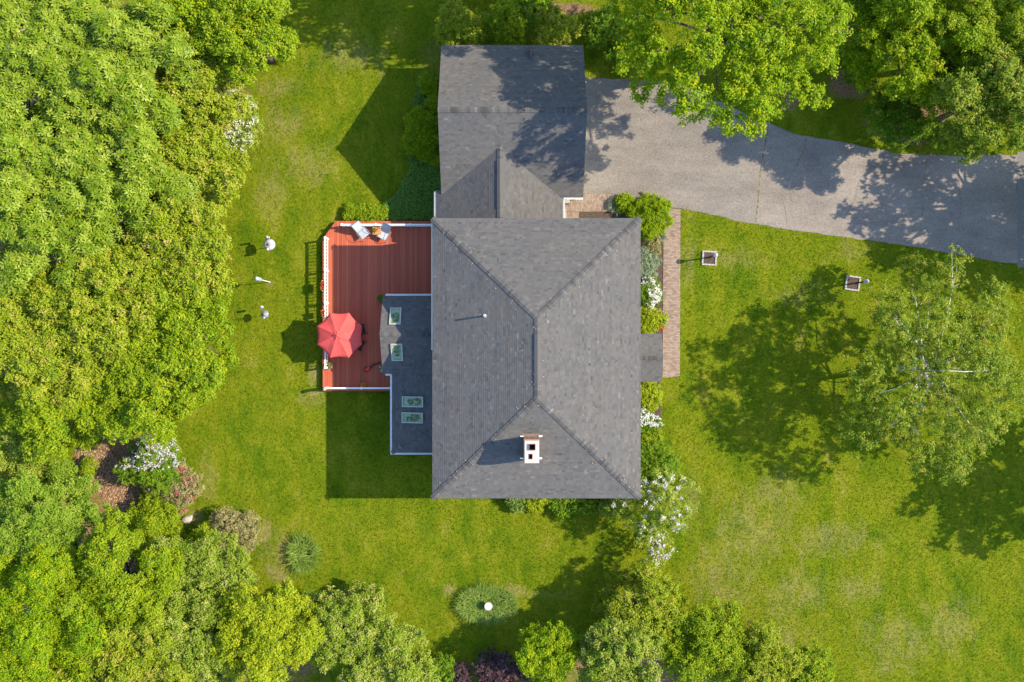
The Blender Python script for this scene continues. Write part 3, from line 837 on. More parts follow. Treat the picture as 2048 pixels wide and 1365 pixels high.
def leaf_quads(rg, c, nr, L, W, d=None, vals=None):
    N = len(c)
    if d is None:
        d = rg.normal(0, 1, (N, 3))
    d = d - nr*(d*nr).sum(1, keepdims=True); d /= (np.linalg.norm(d, axis=1, keepdims=True)+1e-9)
    b = np.cross(nr, d)
    l = (L*rg.uniform(0.7, 1.3, N))[:, None]; w = (W*rg.uniform(0.7, 1.3, N))[:, None]
    V = np.empty((N, 4, 3))
    V[:, 0] = c; V[:, 1] = c + d*l*0.45 + b*w*0.5 + nr*w*0.12; V[:, 2] = c + d*l; V[:, 3] = c + d*l*0.45 - b*w*0.5 + nr*w*0.12
    F = np.arange(N*4).reshape(N, 4)
    if vals is None: vals = rg.random(N)
    return V.reshape(-1, 3), F, vals
def skylight(px, py, z, ulen, vlen, xdir, nrm, seed):
    """ulen along xdir (horizontal), vlen up the slope"""
    c = at(px, py, z); n = Vector(nrm).normalized(); u = Vector(xdir).normalized(); v = n.cross(u).normalized()
    def fr(m, u0, u1, v0, v1, h0, h1):
        M = Matrix((tuple(u), tuple(v), tuple(n))).transposed().to_4x4(); M.translation = c
        m.box(u0, u1, v0, v1, h0, h1, 0.5, M)
    t_ = 0.075; U, Vv = ulen/2, vlen/2
    m = MB()
    for a in ((-U,-U+t_,-Vv,Vv),(U-t_,U,-Vv,Vv),(-U+t_,U-t_,-Vv,-Vv+t_),(-U+t_,U-t_,Vv-t_,Vv)): fr(m, *a, -0.04, 0.11)
    s = m.build('skylight', MAT['skylight_frame'], house)
    m = MB(); fr(m, -U+t_*0.6, U-t_*0.6, -Vv+t_*0.6, Vv-t_*0.6, 0.112, 0.118); m.build('pane', MAT['pane_glass'], s)
    m = MB(); fr(m, -U+t_, U-t_, -Vv+t_, Vv-t_, 0.026, 0.03); m.build('shade_screen', MAT['room_floor'], s)
    rg = np.random.default_rng(seed)
    k = 26
    C = np.array([tuple(c + u*rg.uniform(-U+0.14, U-0.14) + v*rg.uniform(-Vv+0.14, Vv-0.3) + n*rg.uniform(0.045, 0.06)) for _ in range(k)])
    Vx, Fx, vv = leaf_fan(rg, C, 9, 0.09, 0.035, 0.02, 1.5)
    og = ORG[house.name]; hgt = (Vx - np.array(c)) @ np.array(n)
    Vx = Vx - np.outer(np.clip(hgt-0.10, 0, None), np.array(n)) + np.outer(np.clip(0.035-hgt, 0, None), np.array(n))
    me = np_mesh('houseplant', Vx-np.array(og), Fx, vv); o = link_mesh('plant_leaves', me, MAT['leaf_straw'], s); o['kind'] = 'stuff'
kp = (BR-BE)/((by1-by0)/2)
def z_gable(py):
    z = 3.45
    for _ in range(5): z = BR - kp*abs(at(0, py, z).y - bym)
    return z
skylight(791, 634, z_gable(634), 0.66, 1.10, (1,0,0), (0, kp, 1), 1)
skylight(794, 704, z_gable(704), 0.66, 1.10, (-1,0,0), (0, -kp, 1), 2)
skylight(826, 804, AE+0.36, 0.62, 1.32, (0,1,0), (-ASL, 0, 1), 3)
skylight(825.5, 836, AE+0.36, 0.62, 1.32, (0,1,0), (-ASL, 0, 1), 4)

# ------------------------------------------------------------------ deck
DZ = 0.38
dx0 = at(645.5,0,DZ).x; dyt = at(0,443,DZ).y; dyb = at(0,782,DZ).y
dx1 = WX - 0.02; dxb = ax0 + 0.2
chx, chy = at(671,0,DZ).x, at(0,478,DZ).y
deck = empty('deck', (dx0, dyb, 0), label='red stained wooden deck with white railing behind the house', cat='deck')
deck_poly = ccw([(dx0,dyb),(dxb,dyb),(dxb,by0-0.05+0.3),(bx0+0.27,by0+0.27),(bx0+0.27,by1-0.27),(dx1,by1-0.27),(dx1,dyt),(chx,dyt),(dx0,chy)])
# boards run up-down; the two rim boards run along the edges
bw = 0.146
x = dx0 + 0.0
def y_top(x): return dyt if x >= chx else chy + (dyt-chy)*(x-dx0)/(chx-dx0)
while x < dx1 - 0.05:
    xe = min(x+bw-0.012, dx1)
    spans = []
    xm_ = (x+xe)/2
    if xe <= dxb and xe <= bx0+0.27: spans = [(dyb, None)]
    elif xe > bx0+0.27 and xm_ <= dxb: spans = [(dyb, by0+0.24), (by1-0.24, None)]
    else: spans = [(by1-0.24, None)]
    for s0, s1 in spans:
        t0 = (y_top(x) if s1 is None else s1); t1 = (y_top(xe) if s1 is None else s1)
        m = MB(); z1 = DZ + srng.uniform(-0.0015, 0.0015)
        m.prism([(x,s0),(xe,s0),(xe,t1),(x,t0)], DZ-0.032, z1)
        m.build('board', MAT['deck_wood'], deck)
    x += bw
m = MB()
edge = [(dxb,dyb),(dx0,dyb),(dx0,chy),(chx,dyt),(dx1,dyt)]
for p, q in zip(edge, edge[1:]): m.bar((*p, DZ-0.20), (*q, DZ-0.20), 0.04, 0.33)
m.build('fascia_board', MAT['deck_wood'], deck)
for (x_, y_) in ((dx0+0.4,dyb+0.4),(dx0+0.4,dyb+5),(dx0+0.4,chy-0.4),(chx+1.5,dyt-0.4),(-7,dyt-0.4),(-9,dyb+0.4)):
    m = MB(); m.box(x_-0.07, x_+0.07, y_-0.07, y_+0.07, 0, DZ-0.04); m.build('footing_post', MAT['post_wood'], deck)
# railing
rx = -11.42; ryt = at(0,449.5,1.2).y; ryb = at(0,777,1.2).y
def railing(p0, p1, posts, h=0.74, post_end=(1, 1)):
    p0 = Vector((*p0, DZ)); p1 = Vector((*p1, DZ)); d = (p1-p0); L = d.length; d.normalize()
    m = MB(); m.bar(p0+Vector((0,0,h)), p1+Vector((0,0,h)), 0.095, 0.05)
    m.bar(p0+Vector((0,0,h-0.06)), p1+Vector((0,0,h-0.06)), 0.04, 0.07)
    r = m.build('railing', MAT['white_paint'], deck)
    m = MB(); m.bar(p0+Vector((0,0,0.09)), p1+Vector((0,0,0.09)), 0.04, 0.08); m.build('bottom_rail', MAT['white_paint'], r)
    n = max(2, int(L/0.2))
    for i in range(1, n):
        q = p0 + d*(L*i/n)
        m = MB(); m.box(q.x-0.018, q.x+0.018, q.y-0.018, q.y+0.018, DZ+0.13, DZ+h-0.09); m.build('baluster', MAT['white_paint'], r)
    for i in range(posts+1):
        if (i == 0 and not post_end[0]) or (i == posts and not post_end[1]): continue
        q = p0 + d*(L*i/posts)
        m = MB(); m.box(q.x-0.055, q.x+0.055, q.y-0.055, q.y+0.055, DZ, DZ+h+0.03)
        m.box(q.x-0.07, q.x+0.07, q.y-0.07, q.y+0.07, DZ+h+0.03, DZ+h+0.05)
        m.build('post', MAT['white_paint'], r)
ry_s = at(0,476,1.1).y; ry_e = at(0,736,1.1).y
railing((rx, ry_e), (rx, ry_s), 4)
rtx = at(684,0,1.1).x
railing((rtx, ryt), (dx1-0.05, ryt), 3)
railing((dx0+0.30, ryb), (dxb-0.05, ryb), 2)
# corner post of the steps with its round cap
pq = at(648.5, 779, 1.25)
m = MB(); m.box(pq.x-0.055, pq.x+0.055, pq.y-0.055, pq.y+0.055, 0, 1.2)
np_ = m.build('newel_post', MAT['white_paint'], deck)
m = MB(); m.lathe([(0.0,1.2),(0.1,1.2),(0.12,1.24),(0.1,1.31),(0.05,1.36),(0.0,1.37)], 16, (pq.x, pq.y, 0)); m.build('post_cap', MAT['grey_metal'], np_, smooth=True)

# ------------------------------------------------------------------ umbrella, table and chairs
uc = at(678, 671, 2.25); ux, uy = uc.x, uc.y
umb = empty('patio_umbrella', (ux, uy, DZ), label='open red eight-panel patio umbrella over the deck', cat='umbrella')
UR, UZ, UT = 1.46, 2.18, 2.72
rot = R(22.5)
tip = [(ux+UR*math.cos(rot+k*math.pi/4), uy+UR*math.sin(rot+k*math.pi/4)) for k in range(8)]
for k in range(8):
    p, q = tip[k], tip[(k+1) % 8]
    m = MB(); NS = 8; rows = []
    for i in range(NS+1):
        f = 0.09 + (1-0.09)*i/NS
        row = []
        for j in range(7):
            g = j/6
            bx_ = p[0]*(1-g)+q[0]*g; by_ = p[1]*(1-g)+q[1]*g
            pull = 1 - 0.05*math.sin(math.pi*g)*(f**2)
            ff = f*pull
            z = UT - (UT-UZ)*(f**1.15) - 0.055*math.sin(math.pi*g)*f - 0.01*math.sin(9*f+k)*math.sin(2*math.pi*g)
            row.append((ux+(bx_-ux)*ff, uy+(by_-uy)*ff, z))
        rows.append(row)
    val = [(rows[NS][j][0], rows[NS][j][1], rows[NS][j][2]-0.11-0.025*math.sin(math.pi*j/6)) for j in range(7)]
    rows.append(val)
    vs = [v for r_ in rows for v in r_]
    fs = [(i*7+j, i*7+j+1, (i+1)*7+j+1, (i+1)*7+j) for i in range(NS+1) for j in range(6)]
    m.raw(vs, fs); m.build('panel', MAT['umbrella_fabric'], umb, smooth=True)
    m = MB(); m.tube([(ux,uy,UT-0.06),(ux+(p[0]-ux)*0.5,uy+(p[1]-uy)*0.5,UT-(UT-UZ)*0.46-0.03),(p[0],p[1],UZ-0.02)], 0.011, 6); m.build('rib', MAT['bench_wood'], umb)
m = MB(); NS = 16
for i in range(NS):
    a0, a1 = 2*math.pi*i/NS, 2*math.pi*(i+1)/NS
    r0 = 0.24 + 0.05*math.sin(i*2.4); r1 = 0.24 + 0.05*math.sin(((i+1) % NS)*2.4)
    z0 = UT-0.035+0.03*math.sin(i*1.9); z1 = UT-0.035+0.03*math.sin(((i+1) % NS)*1.9)
    m.face([(ux,uy,UT+0.08),(ux+r0*math.cos(a0),uy+r0*math.sin(a0),z0),(ux+r1*math.cos(a1),uy+r1*math.sin(a1),z1)])
m.build('vent_cap', MAT['umbrella_fabric'], umb)
m = MB(); m.tube([(ux,uy,DZ),(ux,uy,UT+0.06)], 0.022, 10); m.lathe([(0.0,0.17),(0.03,0.14),(0.035,0.08),(0.02,0.05)], 10, (ux,uy,UT)); m.build('pole', MAT['bench_wood'], umb)
m = MB(); m.lathe([(0.0,0.1),(0.05,0.1),(0.07,0.06),(0.24,0.05),(0.25,0.0)], 20, (ux,uy,DZ)); m.build('base', MAT['dark_metal'], umb)
tb = empty('patio_table', (ux, uy, DZ), label='round dark metal table under the red umbrella', cat='table')
m = MB(); m.lathe([(0.06,0.70),(0.56,0.70),(0.575,0.715),(0.56,0.73),(0.06,0.73)], 32, (ux,uy,DZ)); m.build('tabletop', MAT['dark_metal'], tb)
for k in range(4):
    a = math.pi/4+k*math.pi/2
    m = MB(); m.tube([(ux+0.2*math.cos(a),uy+0.2*math.sin(a),DZ+0.7),(ux+0.28*math.cos(a),uy+0.28*math.sin(a),DZ+0.3),(ux+0.46*math.cos(a),uy+0.46*math.sin(a),DZ)], 0.014, 6); m.build('leg', MAT['dark_metal'], tb)

def sling_chair(name, loc, rz, label, sling, frame, group=None, rec=0.32):
    """faces local +x; origin at the floor under the seat"""
    t = empty(name, loc, 0, label, 'chair', group)
    ORG[t.name] = Vector((0,0,0)); t.rotation_euler = (0,0,rz)
    W = 0.28
    def strip(pts):
        m = MB(); n = len(pts)
        vs = [(x,s*(W-0.02),z+dz) for dz in (0.0,-0.012) for s in (-1,1) for x,z in pts]
        fs = []
        for i in range(n-1):
            fs.append((i, i+1, n+i+1, n+i)); fs.append((2*n+i+1, 2*n+i, 3*n+i, 3*n+i+1))
        fs += [(0,n,3*n,2*n),(n-1,3*n-1,4*n-1,2*n-1)]
        m.raw(vs, fs); return m
    seat = [(0.27,0.42),(0.2,0.425),(0.0,0.385),(-0.2,0.36)]
    back = [(-0.22,0.365),(-0.29,0.55),(-0.36-rec*0.4,0.80),(-0.42-rec*0.75,1.0)]
    strip(seat).build('seat', sling, t, smooth=False); strip(back).build('backrest', sling, t)
    for s in (-1, 1):
        m = MB(); m.tube([(x,s*W,z) for x,z in seat+back], 0.014, 6); m.build('side_rail', frame, t)
        m = MB(); m.tube([(-0.28,s*(W+0.01),0.6),(-0.05,s*(W+0.055),0.64),(0.2,s*(W+0.06),0.62),(0.31,s*(W+0.04),0.5),(0.34,s*(W+0.01),0.02),(0.30,s*(W+0.01),0.014),(-0.42,s*(W+0.01),0.014)], 0.013, 6); m.build('arm', frame, t)
        m = MB(); m.tube([(-0.42,s*(W+0.01),0.014),(-0.2,s*W,0.37)], 0.013, 6); m.build('leg', frame, t)
    m = MB(); m.tube([(0.275,-W,0.42),(0.275,W,0.42)], 0.012, 6); m.tube([(back[-1][0],-W,back[-1][1]),(back[-1][0],W,back[-1][1])], 0.012, 6); m.build('cross_bar', frame, t)
    return t
c1 = at(727, 467, 0.7); c2 = at(769, 470, 0.7)
sling_chair('deck_chair', (c1.x, c1.y, DZ), R(-52), 'silver sling armchair on the deck, left of the little wooden table', MAT['silver_sling'], MAT['grey_metal'], 'silver sling chairs')
sling_chair('deck_chair', (c2.x-0.05, c2.y, DZ), R(-118), 'silver sling armchair on the deck, right of the little wooden table', MAT['silver_sling'], MAT['grey_metal'], 'silver sling chairs')
for ang, lab in ((18,'dark dining chair under the red umbrella, nearest the upper skylight'), (-30,'dark dining chair under the red umbrella, nearest the leaf blower'), (160,'dark dining chair under the red umbrella, on the railing side')):
    a = R(ang); rr = 0.98
    sling_chair('dining_chair', (ux+rr*math.cos(a), uy+rr*math.sin(a), DZ), a+math.pi, lab, MAT['black_metal'], MAT['black_metal'], 'dark chairs round the umbrella table', rec=0.05)
# little folding table with a pot
tp_ = at(754, 462, 0.8)
ft = empty('side_table', (tp_.x, tp_.y, DZ), label='little orange wooden folding table between the silver chairs', cat='table')
for k in range(5):
    m = MB(); m.box(tp_.x-0.26, tp_.x+0.26, tp_.y-0.24+k*0.098, tp_.y-0.155+k*0.098, DZ+0.43, DZ+0.45); m.build('slat', MAT['bench_wood'], ft)
for s in (-1, 1):
    for e in (-1, 1):
        m = MB(); m.bar((tp_.x+s*0.22, tp_.y+e*0.2, DZ), (tp_.x-s*0.2, tp_.y+e*0.2, DZ+0.43), 0.025, 0.03); m.build('leg', MAT['bench_wood'], ft)
def joined(parts):
    V = []; F = []; A = []; b = 0
    for v, f, a in parts:
        V.append(v); F.append(f+b); A.append(a); b += len(v)
    return np.concatenate(V), np.concatenate(F), np.concatenate(A)
def ball_points(rg, n, r, zs=1.0, up=True):
    p = rg.normal(0, 1, (n, 3)); p /= np.linalg.norm(p, axis=1, keepdims=True); p *= (r*rg.random((n,1))**0.4)
    if up: p[:, 2] = np.abs(p[:, 2])
    p[:, 2] *= zs
    return p
def potted(name, loc, r, label, leafm, petalm, seed, pot='terracotta', h=0.22, group=None, nleaf=70, npet=24):
    loc = Vector(loc)
    o = empty(name, loc, 0, label, 'plant pot', group); rg = np.random.default_rng(seed)
    m = MB(); m.lathe([(0.0,0.0),(r*0.6,0.0),(r*0.85,h*0.85),(r*0.95,h*0.85),(r*0.95,h),(r*0.8,h),(r*0.75,h*0.85),(0.0,h*0.85)], 16, loc); m.build('pot', MAT[pot], o)
    C = ball_points(rg, nleaf, r*1.15, 0.9)+np.array([0,0,h*0.9])
    v, f, a = leaf_fan(rg, C, 3, 0.09, 0.05, 0.02, 0.6)
    q = link_mesh('foliage', np_mesh('foliage', v, f, a), MAT[leafm], o); q['kind'] = 'stuff'
    if petalm:
        C = ball_points(rg, npet, r*1.2, 1.0)+np.array([0,0,h*1.05])
        v, f, a = leaf_fan(rg, C, 5, 0.05, 0.05, 0.015, 1.0)
        q = link_mesh('blossoms', np_mesh('blossoms', v, f, a), MAT[petalm], o); q['kind'] = 'stuff'
    return o
potted('flower_pot', (tp_.x-0.06, tp_.y+0.05, DZ+0.45), 0.13, 'potted red flower standing on the little wooden table', 'leaf_green', 'petal_orange', 5, h=0.14, nleaf=24, npet=10)
p_ = at(660, 733, 0.6); potted('flower_pot', (p_.x, p_.y, DZ), 0.17, 'potted yellow-green plant at the end of the side railing', 'leaf_straw', None, 6)
p_ = at(726, 771, 0.6); potted('flower_pot', (p_.x, p_.y, DZ), 0.15, 'orange marigold pot beside the bottom railing', 'leaf_green', 'petal_orange', 7, nleaf=24, npet=60)
p_ = at(763.5, 739, 0.6); potted('flower_pot', (p_.x, p_.y, DZ), 0.15, 'pot of cream flowers at the foot of the gable wall', 'leaf_straw', 'petal_cream', 8)
p_ = at(763.5, 598, 0.6); potted('flower_pot', (p_.x-0.05, p_.y, DZ), 0.2, 'dark leafy potted plant at the upper corner of the gable', 'leaf_green', None, 9, pot='black_metal')
p_ = at(1322, 656, 0.2); potted('flower_pot', (p_.x, p_.y, 0.03), 0.13, 'pot of red flowers beside the brick path and porch', 'leaf_green', 'petal_red', 10, nleaf=20, npet=70)
# planters hung on the outside of the side railing
for yy, lab, pm, sd, ln in ((572, 'rail planter with red and white flowers, farther from the umbrella', 'petal_red', 21, 0.5), (627, 'rail planter with red flowers, close to the umbrella', 'petal_red', 22, 0.3)):
    c0 = at(649, yy, 0.95); X0 = rx-0.16
    o = empty('rail_planter', (X0, c0.y, 0.7), label=lab, cat='planter', group='planters on the deck railing')
    m = MB(); m.box(X0-0.09, X0+0.09, c0.y-ln/2-0.02, c0.y+ln/2+0.02, 0.72, 0.90); m.build('trough', MAT['dark_metal'], o)
    for e in (-1, 1):
        m = MB(); m.tube([(rx, c0.y+e*ln*0.62, 1.06), (X0-0.06, c0.y+e*ln*0.62, 1.06), (X0-0.1, c0.y+e*ln*0.6, 1.0), (X0-0.1, c0.y+e*ln*0.55, 0.72)], 0.012, 6); m.build('bracket', MAT['white_metal'], o)
    rg = np.random.default_rng(sd)
    C = np.stack([rg.uniform(-0.12,0.12,90), rg.uniform(-ln/2,ln/2,90), rg.uniform(0.2,0.42,90)], 1)
    v, f, a = leaf_fan(rg, C, 3, 0.09, 0.05, 0.02, 0.6); q = link_mesh('foliage', np_mesh('foliage', v, f, a), MAT['leaf_green'], o); q['kind'] = 'stuff'
    C = np.stack([rg.uniform(-0.1,0.14,22), rg.uniform(-ln/2,ln/2,22), rg.uniform(0.33,0.46,22)], 1)
    v, f, a = leaf_fan(rg, C, 6, 0.06, 0.05, 0.02, 1.0); q = link_mesh('blossoms', np_mesh('blossoms', v, f, a), MAT[pm], o); q['kind'] = 'stuff'
# leaf blower
lb = at(736, 738, DZ+0.1); lbx, lby = lb.x, lb.y
bl = empty('leaf_blower', (lbx, lby, DZ), R(0), label='red leaf blower with black tube lying on the deck', cat='leaf blower')
def rotz(p, a): return (lbx+p[0]*math.cos(a)-p[1]*math.sin(a), lby+p[0]*math.sin(a)+p[1]*math.cos(a), DZ+p[2])
A_ = R(32)
m = MB()
prof = [(-0.16,0.06,0.05),(-0.12,0.10,0.10),(-0.02,0.125,0.13),(0.08,0.11,0.12),(0.17,0.055,0.07)]
rings = []
for (x_, w_, h_) in prof: rings.append([rotz((x_, w_*math.cos(a), 0.12+h_*0.8*math.sin(a)), A_) for a in [2*math.pi*k/12 for k in range(12)]])
vs = [v for r_ in rings for v in r_]
m.raw(vs, [(i*12+k, i*12+(k+1) % 12, (i+1)*12+(k+1) % 12, (i+1)*12+k) for i in range(4) for k in range(12)] + [tuple(reversed(range(12))), tuple(range(48,60))])
m.build('housing', MAT['blower_red'], bl, smooth=True)
m = MB(); m.tube([rotz(p, A_) for p in ((0.15,0,0.12),(0.3,0.0,0.11),(0.42,0.03,0.1),(0.8,-0.06,0.07),(0.86,-0.07,0.06))], [0.05,0.045,0.04,0.035,0.045], 10); m.build('tube', MAT['blower_black'], bl, smooth=True)
m = MB(); m.tube([rotz(p, A_) for p in ((-0.02,0.1,0.2),(-0.12,0.17,0.2),(-0.24,0.1,0.18),(-0.27,-0.02,0.14),(-0.2,-0.12,0.1),(-0.1,-0.13,0.08))], 0.022, 8); m.build('handle', MAT['blower_black'], bl, smooth=True)
m = MB(); m.tube([rotz(p, A_) for p in ((0.40,0.02,0.1),(0.43,0.13,0.1))], 0.03, 8); m.build('nozzle_clip', MAT['blower_black'], bl)

# ------------------------------------------------------------------ lawn furniture
def lamp_post(px, py, h, rotb, label, bpx, bpy_, blab):
    b = at(px, py)
    o = empty('lamp_post', b, 0, label, 'lamp post', 'lamp posts on the front lawn')
    m = MB(); m.tube([(b.x,b.y,0),(b.x,b.y,0.12),(b.x,b.y,h-0.34)], [0.08,0.055,0.048], 12); m.build('post', MAT['black_metal'], o)
    m = MB(); m.lathe([(0.06,h-0.40),(0.10,h-0.38),(0.14,h-0.1),(0.10,h-0.09),(0.07,h-0.32),(0.0,h-0.32)], 8, (b.x,b.y,0)); m.build('lantern_glass', MAT['frosted_baffle'], o)
    m = MB(); m.lathe([(0.15,h-0.11),(0.155,h-0.08),(0.07,h-0.02),(0.025,h),(0.0,h+0.03)], 8, (b.x,b.y,0)); m.build('lantern_cap', MAT['grey_metal'], o)
    c = at(bpx, bpy_); S = 0.455
    bed = empty('lamp_bed', c, rotb, blab, 'flower bed', 'square block-edged beds round the lamps')
    m = MB(); m.prism([(-S+0.04,-S+0.04),(S-0.04,-S+0.04),(S-0.04,S-0.04),(-S+0.04,S-0.04)], 0.005, 0.035); m.build('mulch', MAT['mulch'], bed)
    for s in range(4):
        ca, sa = math.cos(s*math.pi/2), math.sin(s*math.pi/2)
        for k in range(4):
            u0 = -S + k*(2*S-0.11)/4 + 0.005; u1 = u0 + (2*S-0.11)/4 - 0.012
            dz = srng.uniform(-0.006, 0.006); off = srng.uniform(-0.008, 0.008)
            q = [(u0,-S+off),(u1,-S+off),(u1,-S+0.095+off),(u0,-S+0.095+off)]
            m = MB(); m.prism([(x_*ca-y_*sa, x_*sa+y_*ca) for x_, y_ in q], 0.0, 0.085+dz); m.build('block', MAT['pale_block'], bed)
lamp_post(1419.4, 515.3, 1.66, R(-3), 'black lantern post on the lawn, the one closer to the brick path', 1418.5, 517, 'square bed edged with pale blocks, the one closer to the brick path')
lamp_post(1712.8, 566.7, 1.66, R(-9), 'black lantern post on the lawn, the one closer to the birch', 1705, 567, 'square bed edged with pale blocks, the one closer to the birch')

def feeder_pole(px, py, h, baf_z, baf_r, baf_mat, label, hooks, seed):
    b = at(px, py); o = empty('bird_feeder_pole', b, 0, label, 'bird feeder', 'bird feeder poles on the back lawn')
    m = MB(); m.tube([(b.x,b.y,0),(b.x,b.y,h)], 0.014, 8); m.build('pole', MAT['black_metal'], o)
    m = MB(); n = 24; prof = [(0.03,0.10),(baf_r*0.35,0.09),(baf_r*0.75,0.045),(baf_r,-0.02),(baf_r*0.99,-0.03),(baf_r*0.74,0.03),(0.03,0.085)]
    m.lathe(prof, n, (b.x,b.y,baf_z)); m.build('baffle', MAT[baf_mat], o, smooth=True)
    m = MB(); m.lathe([(0.0,0.20),(0.05,0.19),(0.1,0.12),(0.11,0.09)], 14, (b.x,b.y,baf_z)); m.build('collar', MAT['grey_metal'], o)
    for k in range(8):
        a = 2*math.pi*k/8; m = MB()
        m.tube([(b.x+0.08*math.cos(a),b.y+0.08*math.sin(a),baf_z+0.106),(b.x+baf_r*0.75*math.cos(a),b.y+baf_r*0.75*math.sin(a),baf_z+0.055),(b.x+baf_r*math.cos(a),b.y+baf_r*math.sin(a),baf_z-0.012)], 0.007, 5); m.build('baffle_rib', MAT['grey_metal'], o)
    for (dx_, dy_, top, ln, rad, mt) in hooks:
        m = MB(); m.tube([(b.x,b.y,top-0.25),(b.x+dx_*0.3,b.y+dy_*0.3,top),(b.x+dx_*0.8,b.y+dy_*0.8,top+0.06),(b.x+dx_,b.y+dy_,top),(b.x+dx_,b.y+dy_,top-0.08)], 0.01, 6); hk = m.build('hook', MAT['black_metal'], o)
        m = MB(); z0 = top-0.08-ln
        m.lathe([(0.0,0.0),(rad*1.3,0.0),(rad*1.3,0.03),(rad,0.04),(rad,ln-0.06),(rad*1.35,ln-0.06),(0.0,ln)], 14, (b.x+dx_,b.y+dy_,z0)); m.build('feeder', MAT[mt], hk)
feeder_pole(550, 494, 1.9, 1.2, 0.35, 'frosted_baffle', 'bird feeder pole with a large white dome baffle', [(-0.05,0.42,1.75,0.45,0.06,'grey_metal'),(-0.1,-0.30,1.5,0.22,0.06,'grey_metal')], 1)
feeder_pole(540, 630, 1.8, 1.12, 0.25, 'smoke_baffle', 'bird feeder pole with a smaller dark grey dome baffle', [(-0.12,0.44,1.62,0.35,0.065,'feeder_blue'),(-0.05,-0.2,1.3,0.12,0.06,'feeder_blue')], 2)
bb = at(541, 565); tx = bb.x-0.33; ty = bb.y+0.10
o = empty('bird_feeder', bb, 0, label='pale tube bird feeder on a leaning white post in a bare patch', cat='bird feeder')
m = MB(); m.tube([(bb.x,bb.y,0),(bb.x-0.22,bb.y+0.07,1.45)], 0.022, 8); m.build('post', MAT['white_paint'], o)
m = MB(); m.tube([(bb.x-0.215,bb.y+0.066,1.40),(bb.x-0.22,bb.y+0.067,1.46),(bb.x-0.30,bb.y+0.09,2.0),(bb.x-0.305,bb.y+0.092,2.04)], [0.10,0.12,0.12,0.04], 14); m.build('feeder_body', MAT['feeder_blue'], o)
m = MB(); m.tube([(bb.x-0.295,bb.y+0.089,1.97),(bb.x-0.31,bb.y+0.094,2.07)], [0.145,0.05], 14); m.build('feeder_roof', MAT['grey_metal'], o)

# bird bath in the big lily clump
q = at(977, 1213, 0.75)
o = empty('bird_bath', (q.x, q.y, 0), label='round pale stone bird bath in the middle of the big lily clump', cat='bird bath')
m = MB(); m.lathe([(0.18,0.0),(0.18,0.06),(0.09,0.12),(0.07,0.5),(0.1,0.66),(0.0,0.66)], 20, (q.x,q.y,0)); m.build('pedestal', MAT['birdbath_stone'], o, smooth=True)
m = MB(); m.lathe([(0.0,0.66),(0.12,0.66),(0.25,0.74),(0.26,0.79),(0.235,0.79),(0.2,0.75),(0.0,0.72)], 28, (q.x,q.y,0)); m.build('bowl', MAT['birdbath_stone'], o, smooth=True)
m = MB(); m.lathe([(0.0,0.765),(0.217,0.765)], 28, (q.x,q.y,0)); m.build('water', MAT['water'], o)

def rock(px, py, r, label, seed):
    c = at(px, py); rg = random.Random(seed)
    bm = bmesh.new(); bmesh.ops.create_icosphere(bm, subdivisions=3, radius=r)
    for v in bm.verts:
        k = 1 + 0.18*math.sin(v.co.x*9/r*0.3+seed)+0.12*math.sin(v.co.y*13/r*0.3)+rg.uniform(-0.05,0.05)
        v.co = Vector((v.co.x*1.25*k, v.co.y*0.8*k, v.co.z*0.55*k))
    me = bpy.data.meshes.new('boulder'); bm.to_mesh(me); bm.free()
    o = link_mesh('boulder', me, MAT['stone']); o.location = (c.x, c.y, r*0.15); o.rotation_euler = (0,0,0.5)
    tag(o, label, 'boulder')
rock(377, 1038, 0.3, 'pale boulder at the edge of the lawn beside the rhododendrons', 3)

